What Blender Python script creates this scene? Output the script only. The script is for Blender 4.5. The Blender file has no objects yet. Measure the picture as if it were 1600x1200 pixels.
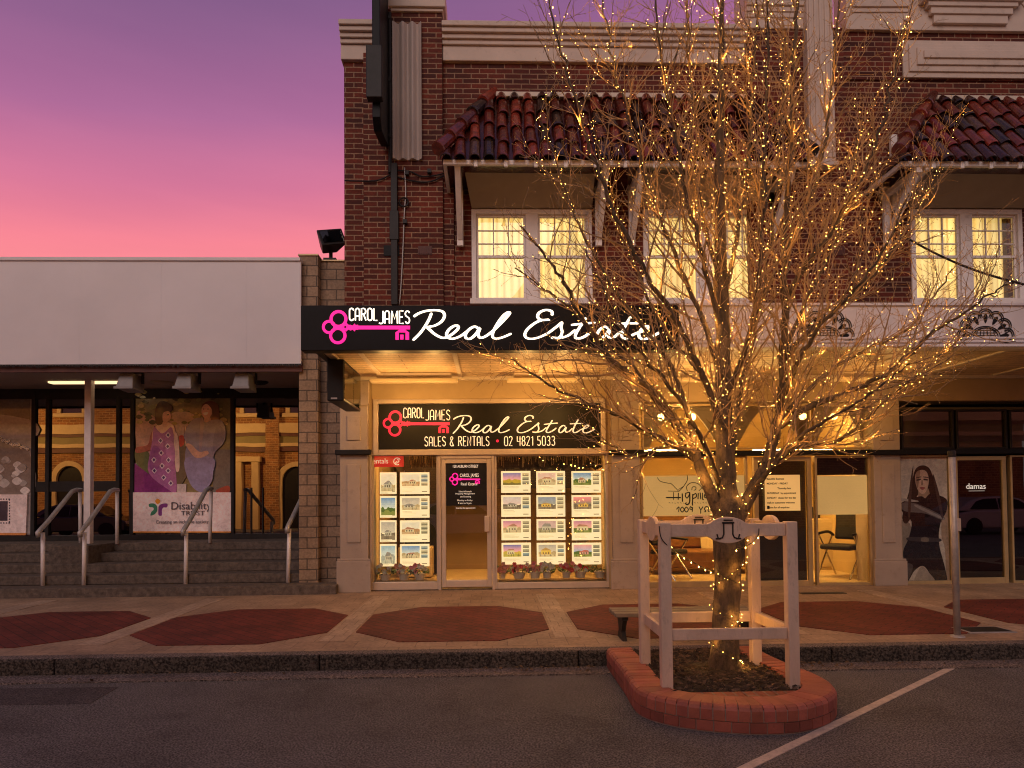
import bpy, bmesh, math, random
import numpy as np
from mathutils import Vector, Matrix

SC = bpy.context.scene
COL = SC.collection
rad = math.radians
random.seed(11)

# ------------------------------------------------------------------ camera
FPX = 1067.0                                   # focal length in photo pixels (1600 wide)
YAW, PITCH, ROLL, SHY = -1.73, 1.55, -0.5, 0.092
CAM = np.array([0.0, -10.9, 1.6])
camd = bpy.data.cameras.new('camera'); cam = bpy.data.objects.new('camera', camd); COL.objects.link(cam)
camd.sensor_width = 36.0; camd.lens = 36.0 * FPX / 1600.0; camd.shift_y = SHY; camd.clip_end = 500; camd.clip_start = 0.05
Rm = Matrix.Rotation(rad(YAW), 3, 'Z') @ Matrix.Rotation(rad(90 + PITCH), 3, 'X') @ Matrix.Rotation(rad(ROLL), 3, 'Z')
cam.matrix_world = Matrix.Translation(Vector(CAM)) @ Rm.to_4x4()
SC.camera = cam
CM = np.array(Rm)

# ------------------------------------------------------------------ sky, sun, exposure
world = bpy.data.worlds.new('World'); SC.world = world; world.use_nodes = True
nt = world.node_tree; nt.nodes.clear()
tc = nt.nodes.new('ShaderNodeTexCoord'); sx = nt.nodes.new('ShaderNodeSeparateXYZ')
nt.links.new(tc.outputs['Generated'], sx.inputs[0])
def ramp(tree, stops):
    r = tree.nodes.new('ShaderNodeValToRGB'); e = r.color_ramp.elements
    while len(e) > 1: e.remove(e[0])
    e[0].position = stops[0][0]; e[0].color = (*stops[0][1], 1)
    for p, c in stops[1:]:
        k = e.new(p); k.color = (*c, 1)
    return r
# dusk afterglow by elevation (sine of the angle above the horizon); a little later towards the left
ad = nt.nodes.new('ShaderNodeMath'); ad.operation = 'MULTIPLY_ADD'
nt.links.new(sx.outputs['X'], ad.inputs[0]); ad.inputs[1].default_value = -0.12; nt.links.new(sx.outputs['Z'], ad.inputs[2])
front = ramp(nt, [(0.0, (1.0, .42, .30)), (.30, (.98, .28, .28)), (.37, (.90, .235, .295)), (.43, (.66, .185, .315)), (.50, (.43, .15, .315)), (.57, (.28, .118, .265)), (.64, (.175, .096, .225)), (.72, (.12, .080, .195)), (1.0, (.09, .065, .17))])
nt.links.new(ad.outputs[0], front.inputs[0])
back = ramp(nt, [(0.0, (.24, .19, .19)), (.3, (.25, .20, .21)), (.7, (.18, .15, .18)), (1.0, (.11, .09, .13))])
nt.links.new(sx.outputs['Z'], back.inputs[0])
mr = nt.nodes.new('ShaderNodeMapRange'); mr.inputs['From Min'].default_value = -0.35; mr.inputs['From Max'].default_value = 0.45
nt.links.new(sx.outputs['Y'], mr.inputs['Value'])
mx = nt.nodes.new('ShaderNodeMix'); mx.data_type = 'RGBA'
nt.links.new(mr.outputs[0], mx.inputs['Factor']); nt.links.new(back.outputs[0], mx.inputs['A']); nt.links.new(front.outputs[0], mx.inputs['B'])
bg = nt.nodes.new('ShaderNodeBackground'); bg.inputs[1].default_value = 1.0
out = nt.nodes.new('ShaderNodeOutputWorld')
cl = nt.nodes.new('ShaderNodeTexNoise'); mpn = nt.nodes.new('ShaderNodeMapping'); mpn.inputs['Scale'].default_value = (1.5, 1.5, 9.0)
nt.links.new(tc.outputs['Generated'], mpn.inputs[0]); nt.links.new(mpn.outputs[0], cl.inputs['Vector']); cl.inputs['Scale'].default_value = 2.2; cl.inputs['Detail'].default_value = 5.0
cr = ramp(nt, [(.35, (.965, .96, .975)), (.68, (1.035, 1.03, 1.015))]); nt.links.new(cl.outputs[0], cr.inputs[0])
mc = nt.nodes.new('ShaderNodeMix'); mc.data_type = 'RGBA'; mc.blend_type = 'MULTIPLY'; mc.inputs['Factor'].default_value = 1.0
nt.links.new(mx.outputs['Result'], mc.inputs['A']); nt.links.new(cr.outputs[0], mc.inputs['B']); nt.links.new(mc.outputs['Result'], bg.inputs[0]); nt.links.new(bg.outputs[0], out.inputs[0])

sd = bpy.data.lights.new('sun', 'SUN'); sd.energy = 0.98; sd.angle = rad(40); sd.color = (1.0, .80, .74)
sun = bpy.data.objects.new('sun', sd); COL.objects.link(sun)
sun.rotation_euler = Vector((0.22, 0.83, -0.48)).to_track_quat('-Z', 'Y').to_euler()

SC.view_settings.view_transform = 'Standard'; SC.view_settings.look = 'None'
SC.view_settings.exposure = 0.06; SC.view_settings.gamma = 1.0
SC.render.engine = 'CYCLES'
SC.cycles.use_denoising = True; SC.cycles.filter_width = 1.1
SC.cycles.max_bounces = 8; SC.cycles.transparent_max_bounces = 16
SC.cycles.sample_clamp_indirect = 4.0
SC.cycles.caustics_reflective = False; SC.cycles.caustics_refractive = False

# ------------------------------------------------------------------ survey helpers (photo pixel -> point on a real plane)
def _ray(px, py): return CM @ np.array([(px - 800) / FPX, (600 - py) / FPX + SHY * 1600 / FPX, -1.0])
def W(px, py, Y):
    d = _ray(px, py); return Vector(CAM + d * ((Y - CAM[1]) / d[1]))
def G(px, py, z):
    d = _ray(px, py); return Vector(CAM + d * ((z - CAM[2]) / d[2]))
def RC(px0, py0, px1, py1, Y):
    a, b, c, d = W(px0, py0, Y), W(px1, py0, Y), W(px0, py1, Y), W(px1, py1, Y)
    return (a.x + c.x) / 2, (b.x + d.x) / 2, (c.z + d.z) / 2, (a.z + b.z) / 2     # x0,x1,zlow,zhigh
def X_(px, Y, py=500): return W(px, py, Y).x
def Z_(py, Y, px=800): return W(px, py, Y).z

# ------------------------------------------------------------------ mesh builder
class MB:
    def __init__(s): s.v, s.f, s.c = [], [], []; s.col = None
    def add(s, vs, fs, col=None):
        n = len(s.v); s.v += [tuple(p) for p in vs]; s.f += [tuple(i + n for i in f) for f in fs]
        s.c += [col or s.col or (1, 1, 1)] * len(fs); return s
    def box(s, x0, x1, y0, y1, z0, z1, col=None):
        return s.add([(x0,y0,z0),(x1,y0,z0),(x1,y1,z0),(x0,y1,z0),(x0,y0,z1),(x1,y0,z1),(x1,y1,z1),(x0,y1,z1)],
                     [(0,3,2,1),(4,5,6,7),(0,1,5,4),(1,2,6,5),(2,3,7,6),(3,0,4,7)], col)
    def obox(s, c, ax, ay, az, hx, hy, hz, col=None):
        c, ax, ay, az = Vector(c), Vector(ax).normalized(), Vector(ay).normalized(), Vector(az).normalized()
        P = [c + ax*hx*i + ay*hy*j + az*hz*k for k in (-1,1) for (i,j) in ((-1,-1),(1,-1),(1,1),(-1,1))]
        return s.add(P, [(0,3,2,1),(4,5,6,7),(0,1,5,4),(1,2,6,5),(2,3,7,6),(3,0,4,7)], col)
    def bar(s, a, b, w, h, up=(0,0,1), col=None):
        a, b = Vector(a), Vector(b); d = (b - a); u = Vector(up); sd_ = d.cross(u)
        if sd_.length < 1e-6: sd_ = d.cross(Vector((0,1,0)))
        return s.obox((a+b)/2, d, sd_, sd_.cross(d), d.length/2, w/2, h/2, col)
    def prism(s, pts, y0, y1, col=None):                    # polygon in XZ extruded along Y
        n = len(pts)
        ar = sum(pts[i][0]*pts[(i+1)%n][1] - pts[(i+1)%n][0]*pts[i][1] for i in range(n))
        if ar < 0: pts = pts[::-1]
        vs = [(p[0], y0, p[1]) for p in pts] + [(p[0], y1, p[1]) for p in pts]
        fs = [tuple(range(n)), tuple(range(2*n-1, n-1, -1))] + [((i+1)%n, i, n+i, n+(i+1)%n) for i in range(n)]
        return s.add(vs, fs, col)
    def prismz(s, pts, z0, z1, col=None):
        n = len(pts)
        ar = sum(pts[i][0]*pts[(i+1)%n][1] - pts[(i+1)%n][0]*pts[i][1] for i in range(n))
        if ar < 0: pts = pts[::-1]
        vs = [(p[0], p[1], z0) for p in pts] + [(p[0], p[1], z1) for p in pts]
        fs = [tuple(range(n-1, -1, -1)), tuple(range(n, 2*n))] + [(i, (i+1)%n, n+(i+1)%n, n+i) for i in range(n)]
        return s.add(vs, fs, col)
    def prismx(s, pts, x0, x1, col=None):                   # polygon in YZ extruded along X
        n = len(pts)
        ar = sum(pts[i][0]*pts[(i+1)%n][1] - pts[(i+1)%n][0]*pts[i][1] for i in range(n))
        if ar < 0: pts = pts[::-1]
        vs = [(x0, p[0], p[1]) for p in pts] + [(x1, p[0], p[1]) for p in pts]
        fs = [tuple(range(n-1, -1, -1)), tuple(range(n, 2*n))] + [(i, (i+1)%n, n+(i+1)%n, n+i) for i in range(n)]
        return s.add(vs, fs, col)
    def tube(s, pts, r, sides=6, ys=1.0, cap=True, col=None):
        pts = [Vector(p) for p in pts]; n = len(pts)
        if not hasattr(r, '__len__'): r = [r]*n
        vs = []; ref = None
        for i, p in enumerate(pts):
            t = (pts[min(i+1,n-1)] - pts[max(i-1,0)])
            t = t.normalized() if t.length > 1e-9 else Vector((0,0,1))
            if ref is None:
                ref = t.orthogonal().normalized()
            a = (ref - t*ref.dot(t))
            a = a.normalized() if a.length > 1e-6 else t.orthogonal().normalized()
            ref = a; b = t.cross(a)
            for k in range(sides):
                q = 2*math.pi*k/sides
                o = (a*math.cos(q) + b*math.sin(q))*r[i]
                vs.append((p.x+o.x, p.y+o.y*ys, p.z+o.z))
        fs = [(i*sides+k, i*sides+(k+1)%sides, (i+1)*sides+(k+1)%sides, (i+1)*sides+k) for i in range(n-1) for k in range(sides)]
        if cap: fs += [tuple(range(sides-1,-1,-1)), tuple((n-1)*sides+k for k in range(sides))]
        return s.add(vs, fs, col)
    def lathe(s, prof, c=(0,0,0), n=16, col=None):
        vs, fs = [], []
        for (r, z) in prof:
            for k in range(n):
                q = 2*math.pi*k/n; vs.append((c[0]+r*math.cos(q), c[1]+r*math.sin(q), c[2]+z))
        for i in range(len(prof)-1):
            for k in range(n): fs.append((i*n+k, i*n+(k+1)%n, (i+1)*n+(k+1)%n, (i+1)*n+k))
        fs.append(tuple(range(n-1,-1,-1))); fs.append(tuple((len(prof)-1)*n+k for k in range(n)))
        return s.add(vs, fs, col)
    def octa(s, c, r, up=None, st=1.0, col=None):
        c = Vector(c); u = Vector(up or (0,0,1)).normalized(); a = u.orthogonal().normalized(); b = u.cross(a)
        return s.add([c+u*r*st, c-u*r*st, c+a*r, c+b*r, c-a*r, c-b*r], [(0,2,3),(0,3,4),(0,4,5),(0,5,2),(1,3,2),(1,4,3),(1,5,4),(1,2,5)], col)
    def build(s, name, mat, parent=None, smooth=False, bevel=0, local=False, kind=None, recalc=False):
        me = bpy.data.meshes.new(name); me.from_pydata(s.v, [], s.f); me.update()
        ca = me.color_attributes.new('tint', 'FLOAT_COLOR', 'CORNER')
        dat = np.ones((len(me.loops), 4), dtype=np.float32); k = 0
        cs = np.array([c[:3] for c in s.c], dtype=np.float32).reshape(-1, 3)
        lens = np.array([len(f) for f in s.f]); dat[:, :3] = np.repeat(cs, lens, axis=0)
        ca.data.foreach_set('color', dat.ravel())
        if recalc:
            bm = bmesh.new(); bm.from_mesh(me); bmesh.ops.recalc_face_normals(bm, faces=bm.faces); bm.to_mesh(me); bm.free()
        if smooth:
            me.polygons.foreach_set('use_smooth', [True]*len(me.polygons))
        me.materials.append(mat)
        o = bpy.data.objects.new(name, me); COL.objects.link(o)
        if parent is not None:
            o.parent = parent
            if not local:
                t = Vector((0,0,0)); p = parent
                while p is not None: t += p.location; p = p.parent
                o.location = -t
        if bevel:
            m = o.modifiers.new('bevel', 'BEVEL'); m.width = bevel; m.segments = 2; m.limit_method = 'ANGLE'; m.angle_limit = rad(40)
        if smooth == 'auto':
            pass
        if kind: o['kind'] = kind
        return o

def thing(name, label, cat, loc=(0,0,0), group=None):
    o = bpy.data.objects.new(name, None); COL.objects.link(o); o.location = loc; o.empty_display_size = .1
    o['label'] = label; o['category'] = cat
    if group: o['group'] = group
    return o
def tag(o, label, cat, group=None):
    o['label'] = label; o['category'] = cat
    if group: o['group'] = group
    return o
def structure(name, mb, m, **k):
    o = mb.build(name, m, **k); o['kind'] = 'structure'; return o
def catmull(P, n=6, closed=False):
    P = [Vector(p) for p in P]; out_ = []; N = len(P)
    rng = range(N if closed else N-1)
    for i in rng:
        if closed: a, b, c, d = P[(i-1)%N], P[i], P[(i+1)%N], P[(i+2)%N]
        else: a, b, c, d = P[max(i-1,0)], P[i], P[i+1], P[min(i+2,N-1)]
        for k in range(n):
            t = k/n
            out_.append(.5*((2*b) + (c-a)*t + (2*a-5*b+4*c-d)*t*t + (3*b-a-3*c+d)*t**3))
    if not closed: out_.append(P[-1])
    return out_

# ------------------------------------------------------------------ materials
def newmat(name):
    m = bpy.data.materials.new(name); m.use_nodes = True; t = m.node_tree
    b = t.nodes['Principled BSDF']; return m, t, b
def N(t, typ, **kw):
    n = t.nodes.new(typ)
    for k, v in kw.items():
        if k.startswith('_'): setattr(n, k[1:], v)
        else: n.inputs[k.replace('__', ' ')].default_value = v
    return n
def objco(t, scale=(1,1,1)):
    c = t.nodes.new('ShaderNodeTexCoord'); mp = t.nodes.new('ShaderNodeMapping'); mp.inputs['Scale'].default_value = scale
    t.links.new(c.outputs['Object'], mp.inputs[0]); return mp.outputs[0]
def mixc(t, fac, a, b, mode='MIX'):
    m = t.nodes.new('ShaderNodeMix'); m.data_type = 'RGBA'; m.blend_type = mode
    for key, val in (('Factor', fac), ('A', a), ('B', b)):
        if hasattr(val, 'links'): t.links.new(val, m.inputs[key])
        elif key == 'Factor': m.inputs[key].default_value = val
        else: m.inputs[key].default_value = (*val, 1)
    return m.outputs['Result']
def paint(name, col, rough=.55, var=.18, scale=3.0, bump=.0, bscale=40, metal=0.0, tint=False, streak=False, spec=.5, dirt=None):
    """plain surface with blotchy wear; var darkens/lightens in patches"""
    m, t, b = newmat(name)
    co = objco(t, (1,1,.25) if streak else (1,1,1))
    n1 = N(t, 'ShaderNodeTexNoise', Scale=scale, Detail=6.0, Roughness=.65); t.links.new(co, n1.inputs['Vector'])
    r1 = ramp(t, [(.3, tuple(c*(1-var) for c in col)), (.7, tuple(min(1, c*(1+var)) for c in col))]); t.links.new(n1.outputs[0], r1.inputs[0])
    c = r1.outputs[0]
    if dirt:
        n3 = N(t, 'ShaderNodeTexNoise', Scale=scale*3.1, Detail=8.0, Roughness=.75); t.links.new(co, n3.inputs['Vector'])
        r3 = ramp(t, [(.55, (0,0,0)), (.75, (1,1,1))]); t.links.new(n3.outputs[0], r3.inputs[0])
        c = mixc(t, r3.outputs[0], c, dirt)
    if tint:
        at = t.nodes.new('ShaderNodeAttribute'); at.attribute_name = 'tint'
        c = mixc(t, 1.0, c, at.outputs['Color'], 'MULTIPLY')
    t.links.new(c, b.inputs['Base Color'])
    b.inputs['Roughness'].default_value = rough; b.inputs['Metallic'].default_value = metal
    b.inputs['Specular IOR Level'].default_value = spec
    if bump:
        n2 = N(t, 'ShaderNodeTexNoise', Scale=bscale, Detail=5.0); t.links.new(objco(t), n2.inputs['Vector'])
        bp = N(t, 'ShaderNodeBump', Strength=bump, Distance=.01); t.links.new(n2.outputs[0], bp.inputs['Height']); t.links.new(bp.outputs[0], b.inputs['Normal'])
    return m
def brickmat(name, c1, c2, mortar, bw=.24, rh=.083, ms=.011, rough=.75, plan=False, off=.5, bump=.6, c3=None, rot=0, spec=.3):
    m, t, b = newmat(name)
    tcn = t.nodes.new('ShaderNodeTexCoord'); s = t.nodes.new('ShaderNodeSeparateXYZ'); t.links.new(tcn.outputs['Object'], s.inputs[0])
    cb = t.nodes.new('ShaderNodeCombineXYZ')
    if plan:
        t.links.new(s.outputs[0], cb.inputs[0]); t.links.new(s.outputs[1], cb.inputs[1])
    else:
        a = N(t, 'ShaderNodeMath', _operation='ADD'); t.links.new(s.outputs[0], a.inputs[0]); t.links.new(s.outputs[1], a.inputs[1])
        t.links.new(a.outputs[0], cb.inputs[0]); t.links.new(s.outputs[2], cb.inputs[1])
    vec = cb.outputs[0]
    if rot:
        mp = t.nodes.new('ShaderNodeMapping'); mp.inputs['Rotation'].default_value = (0,0,rot); t.links.new(vec, mp.inputs[0]); vec = mp.outputs[0]
    # slight waviness so the courses are not ruler-straight
    nw = N(t, 'ShaderNodeTexNoise', Scale=9.0, Detail=2.0); t.links.new(vec, nw.inputs['Vector'])
    vm = N(t, 'ShaderNodeVectorMath', _operation='MULTIPLY_ADD'); t.links.new(nw.outputs['Color'], vm.inputs[0]); vm.inputs[1].default_value = (.010,.007,0); t.links.new(vec, vm.inputs[2])
    br = t.nodes.new('ShaderNodeTexBrick'); br.offset = off; t.links.new(vm.outputs[0], br.inputs['Vector'])
    br.inputs['Color1'].default_value = (*c1,1); br.inputs['Color2'].default_value = (*c2,1); br.inputs['Mortar'].default_value = (*mortar,1)
    br.inputs['Scale'].default_value = 1.0; br.inputs['Mortar Size'].default_value = ms; br.inputs['Mortar Smooth'].default_value = .25
    br.inputs['Brick Width'].default_value = bw; br.inputs['Row Height'].default_value = rh; br.inputs['Bias'].default_value = -.1
    n1 = N(t, 'ShaderNodeTexNoise', Scale=1.3, Detail=6.0, Roughness=.7); t.links.new(vec, n1.inputs['Vector'])
    r1 = ramp(t, [(.3, (.62,.60,.60)), (.7, (1.25,1.2,1.15))]); t.links.new(n1.outputs[0], r1.inputs[0])
    c = mixc(t, 1.0, br.outputs['Color'], r1.outputs[0], 'MULTIPLY')
    n4 = N(t, 'ShaderNodeTexNoise', Scale=26.0, Detail=4.0); t.links.new(vec, n4.inputs['Vector'])
    r4 = ramp(t, [(.35, (.7,.7,.7)), (.65, (1.2,1.2,1.2))]); t.links.new(n4.outputs[0], r4.inputs[0])
    c = mixc(t, .6, c, mixc(t, 1.0, c, r4.outputs[0], 'MULTIPLY'))
    t.links.new(c, b.inputs['Base Color']); b.inputs['Roughness'].default_value = rough; b.inputs['Specular IOR Level'].default_value = spec
    inv = N(t, 'ShaderNodeMath', _operation='SUBTRACT'); inv.inputs[0].default_value = 1.0; t.links.new(br.outputs['Fac'], inv.inputs[1])
    ml = N(t, 'ShaderNodeMath', _operation='MULTIPLY_ADD'); t.links.new(n4.outputs[0], ml.inputs[0]); ml.inputs[1].default_value = .35; t.links.new(inv.outputs[0], ml.inputs[2])
    bp = N(t, 'ShaderNodeBump', Strength=bump, Distance=.012); t.links.new(ml.outputs[0], bp.inputs['Height']); t.links.new(bp.outputs[0], b.inputs['Normal'])
    return m
def glow(name, col, strength, base=None, tint=False, noise=0.0, nscale=3.0):
    m, t, b = newmat(name)
    b.inputs['Base Color'].default_value = (*(base or col), 1); b.inputs['Roughness'].default_value = .5
    b.inputs['Emission Strength'].default_value = strength
    c = None
    if tint:
        at = t.nodes.new('ShaderNodeAttribute'); at.attribute_name = 'tint'; c = at.outputs['Color']
        c = mixc(t, 1.0, c, col, 'MULTIPLY')
        t.links.new(at.outputs['Color'], b.inputs['Base Color'])
    if noise:
        n1 = N(t, 'ShaderNodeTexNoise', Scale=nscale, Detail=3.0); t.links.new(objco(t), n1.inputs['Vector'])
        r1 = ramp(t, [(.3, (1-noise,)*3), (.7, (1+noise*.3, 1+noise*.3, 1+noise*.3))]); t.links.new(n1.outputs[0], r1.inputs[0])
        c = mixc(t, 1.0, c if c is not None else col, r1.outputs[0], 'MULTIPLY')
    if c is not None: t.links.new(c, b.inputs['Emission Color'])
    else: b.inputs['Emission Color'].default_value = (*col, 1)
    return m
def glassmat(name, fac0=.06, tint=(1,1,1), ior=1.45, rough=.0, wave=.0):
    m = bpy.data.materials.new(name); m.use_nodes = True; t = m.node_tree; t.nodes.clear()
    tr = t.nodes.new('ShaderNodeBsdfTransparent'); tr.inputs[0].default_value = (*tint,1)
    gl = t.nodes.new('ShaderNodeBsdfGlossy'); gl.inputs['Roughness'].default_value = rough
    fr = t.nodes.new('ShaderNodeFresnel'); fr.inputs[0].default_value = ior
    ma = N(t, 'ShaderNodeMath', _operation='ADD', _use_clamp=True); t.links.new(fr.outputs[0], ma.inputs[0]); ma.inputs[1].default_value = fac0
    ms = t.nodes.new('ShaderNodeMixShader'); t.links.new(ma.outputs[0], ms.inputs[0]); t.links.new(tr.outputs[0], ms.inputs[1]); t.links.new(gl.outputs[0], ms.inputs[2])
    if wave:
        n1 = N(t, 'ShaderNodeTexNoise', Scale=1.6, Detail=1.0); t.links.new(objco(t), n1.inputs['Vector'])
        bp = N(t, 'ShaderNodeBump', Strength=wave, Distance=.02); t.links.new(n1.outputs[0], bp.inputs['Height']); t.links.new(bp.outputs[0], gl.inputs['Normal'])
    o = t.nodes.new('ShaderNodeOutputMaterial'); t.links.new(ms.outputs[0], o.inputs[0]); return m
def printmat(name, rough=.35, emit=0.0, ecol=(1,1,1), gain=1.0):
    """printed picture: the ink colour comes from the drawn shapes"""
    m, t, b = newmat(name)
    at = t.nodes.new('ShaderNodeAttribute'); at.attribute_name = 'tint'
    n1 = N(t, 'ShaderNodeTexNoise', Scale=22.0, Detail=6.0, Roughness=.7); t.links.new(objco(t), n1.inputs['Vector'])
    r1 = ramp(t, [(.3, (1.1*gain,)*3), (.7, (1.9*gain,)*3)]); t.links.new(n1.outputs[0], r1.inputs[0])
    c = mixc(t, .5, at.outputs['Color'], mixc(t, 1.0, at.outputs['Color'], r1.outputs[0], 'MULTIPLY'))
    t.links.new(c, b.inputs['Base Color']); b.inputs['Roughness'].default_value = rough
    if not emit:
        b.inputs['Coat Weight'].default_value = .8; b.inputs['Coat Roughness'].default_value = .03
        n2 = N(t, 'ShaderNodeTexNoise', Scale=5.0, Detail=8.0, Roughness=.62); t.links.new(objco(t), n2.inputs['Vector'])
        r2 = ramp(t, [(.32, (.60,.58,.58)), (.68, (1.22,1.22,1.2))]); t.links.new(n2.outputs[0], r2.inputs[0]); c = mixc(t, .45, c, mixc(t, 1.0, c, r2.outputs[0], 'MULTIPLY')); t.links.new(c, b.inputs['Base Color'])
    if emit:
        b.inputs['Emission Strength'].default_value = emit; t.links.new(mixc(t, 1.0, c, ecol, 'MULTIPLY'), b.inputs['Emission Color'])
    return m

M = {}
M['brick'] = brickmat('red_brick', (.155,.026,.012), (.050,.011,.008), (.31,.195,.125), bw=.27, ms=.0095)
M['brown_brick'] = brickmat('brown_brick', (.36,.255,.17), (.27,.19,.13), (.11,.08,.06), bw=.30, rh=.165, ms=.010, bump=.3)
M['cream'] = paint('cream_render', (.58,.46,.38), .6, .10, 1.4, .15, 60, dirt=(.36,.28,.22))
M['taupe'] = paint('taupe_render', (.40,.315,.255), .6, .12, 1.6, .15, 60, dirt=(.26,.20,.16))
M['ochre'] = paint('ochre_render', (.50,.36,.20), .6, .12, 1.6, .15, 60)
M['white'] = paint('white_paint', (.80,.73,.70), .45, .10, 2.5, .05, 30, dirt=(.45,.38,.34))
M['fascia'] = paint('white_sheet_metal', (.71,.655,.67), .5, .06, .7, .04, 5)
M['grey_sheet'] = paint('grey_corrugated', (.50,.42,.38), .5, .1, 2, streak=True)
M['black'] = paint('black_paint', (.005,.0045,.006), .45, .3, 4, spec=.15)
M['black_sat'] = paint('black_satin', (.010,.009,.010), .5, .3, 4, spec=.25)
M['dark'] = paint('dark_metal', (.022,.019,.019), .5, .3, 6, spec=.25)
M['soffit'] = brickmat('lining_boards', (.72,.55,.36), (.64,.48,.31), (.26,.18,.11), bw=2.4, rh=.14, ms=.008, plan=True, bump=.5, rough=.5)
M['cream_trim'] = paint('cream_timber', (.62,.52,.42), .5, .12, 3, .05, dirt=(.42,.33,.25))
M['tan'] = paint('tan_soffit', (.36,.29,.20), .6, .1, 2)
M['tile'] = paint('glazed_tile', (.105,.022,.015), .14, .55, 11, .25, 24, tint=True, spec=.9)
M['alu'] = paint('warm_aluminium', (.60,.49,.40), .38, .10, 4, metal=.25)
M['brass'] = paint('gold_frame', (.50,.36,.18), .38, .15, 4, metal=.25)
M['glass'] = glassmat('shop_glass', .03, (.97,.97,.95), wave=.02)
M['dark_glass'] = glassmat('tinted_glass', .32, (.10,.09,.09), wave=.03)
M['dim_glass'] = glassmat('dim_glass', .10, (.45,.43,.40), wave=.02)
M['frost'] = paint('frosted_film', (.55,.43,.25), .6, .05, 4)
def curtainmat():
    m = glow('lit_curtain', (1.0,.72,.25), 1.0, (.75,.65,.45), noise=.30, nscale=1.3); t = m.node_tree; b = t.nodes['Principled BSDF']
    src = b.inputs['Emission Color'].links[0].from_socket
    w = t.nodes.new('ShaderNodeTexWave'); w.wave_type = 'BANDS'; w.bands_direction = 'X'; w.inputs['Scale'].default_value = 2.6; w.inputs['Distortion'].default_value = 1.6; w.inputs['Detail'].default_value = 2.0; w.inputs['Detail Scale'].default_value = .6
    t.links.new(objco(t, (1,1,.12)), w.inputs['Vector'])
    r = ramp(t, [(.0, (.70,.60,.42)), (.45, (1.04,1.0,.95)), (1.0, (1.12,1.12,1.12))]); t.links.new(w.outputs[0], r.inputs[0])
    t.links.new(mixc(t, 1.0, src, r.outputs[0], 'MULTIPLY'), b.inputs['Emission Color']); return m
M['curtain'] = curtainmat() if True else glow('lit_curtain', (1.0,.74,.25), 1.05, (.75,.65,.45), noise=.42, nscale=1.7)
M['print'] = printmat('printed_poster', .25, gain=1.9)
M['print_lit'] = printmat('backlit_print', .4, .85, (1,.90,.62), gain=.75)
M['white_lit'] = glow('lit_white_letters', (1.0,.86,.66), 2.2)
M['cream_lit'] = glow('lit_cream_letters', (1.0,.84,.58), .62, noise=.2)
M['pink_lit'] = glow('lit_pink', (.95,.012,.30), .95)
M['red_lit'] = glow('lit_red', (.85,.012,.06), .75)
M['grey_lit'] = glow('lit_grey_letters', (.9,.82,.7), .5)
M['steel'] = paint('galvanised_steel', (.42,.39,.38), .42, .2, 9, metal=.3)
M['flood'] = paint('floodlight_grey', (.25,.225,.22), .5, .15, 6)
M['rail_white'] = paint('painted_rail', (.80,.73,.72), .35, .12, 6)
M['concrete'] = paint('exposed_aggregate', (.125,.095,.076), .85, .5, 14, 1.0, 70, dirt=(.06,.046,.038))
M['guard'] = paint('weathered_white_timber', (.62,.475,.375), .6, .16, 5, .35, 35, dirt=(.33,.25,.20), streak=True)
M['bark'] = paint('bark', (.085,.058,.037), .85, .6, 26, 1.0, 34, streak=True, dirt=(.022,.015,.010))
M['twig'] = paint('twig_bark', (.33,.215,.11), .8, .4, 12)
M['bulb'] = glow('warm_bulb', (1.0,.46,.085), 58.0, tint=True)
M['wire'] = paint('dark_wire', (.015,.012,.01), .5, .2, 5)
M['planter'] = paint('planter_brick', (.34,.095,.066), .65, .15, 9, .3, 70, tint=True, dirt=(.21,.06,.042))
M['mortar'] = paint('mortar', (.27,.195,.165), .9, .2, 20)
M['leaf'] = paint('leaf_green', (.07,.12,.03), .5, .4, 20, tint=True)
M['petal'] = paint('petal', (1,1,1), .5, .08, 30, tint=True)
M['pot'] = paint('white_pot', (.82,.75,.66), .4, .08, 6)
M['room'] = paint('room_wall', (.24,.15,.065), .8, .1, 2)
M['room_light'] = paint('salon_wall', (.52,.38,.18), .8, .06, 2)
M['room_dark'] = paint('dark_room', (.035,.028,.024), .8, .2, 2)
M['floorboard'] = paint('shop_floor', (.50,.36,.18), .45, .15, 3)
M['timber'] = paint('weathered_slats', (.20,.155,.12), .6, .2, 8, .2)
M['chrome'] = paint('chrome', (.6,.55,.5), .15, .05, 5, metal=1.0)
M['brown_leather'] = paint('brown_leather', (.20,.09,.03), .4, .2, 6)
M['maroon'] = paint('maroon_board', (.10,.03,.022), .6, .2, 4)
M['salon_lamp'] = glow('salon_panel', (1.0,.58,.16), 50.0)
M['lamp_warm'] = glow('lamp_diffuser', (1.0,.50,.12), .22, (.45,.33,.18))
M['batten'] = glow('batten_diffuser', (1.0,.60,.20), 1.5)
M['left_lamp'] = glow('canopy_tube', (1.0,.66,.34), 1.6)
M['room_lamp'] = glow('room_panel', (1.0,.54,.14), 62.0)

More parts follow.
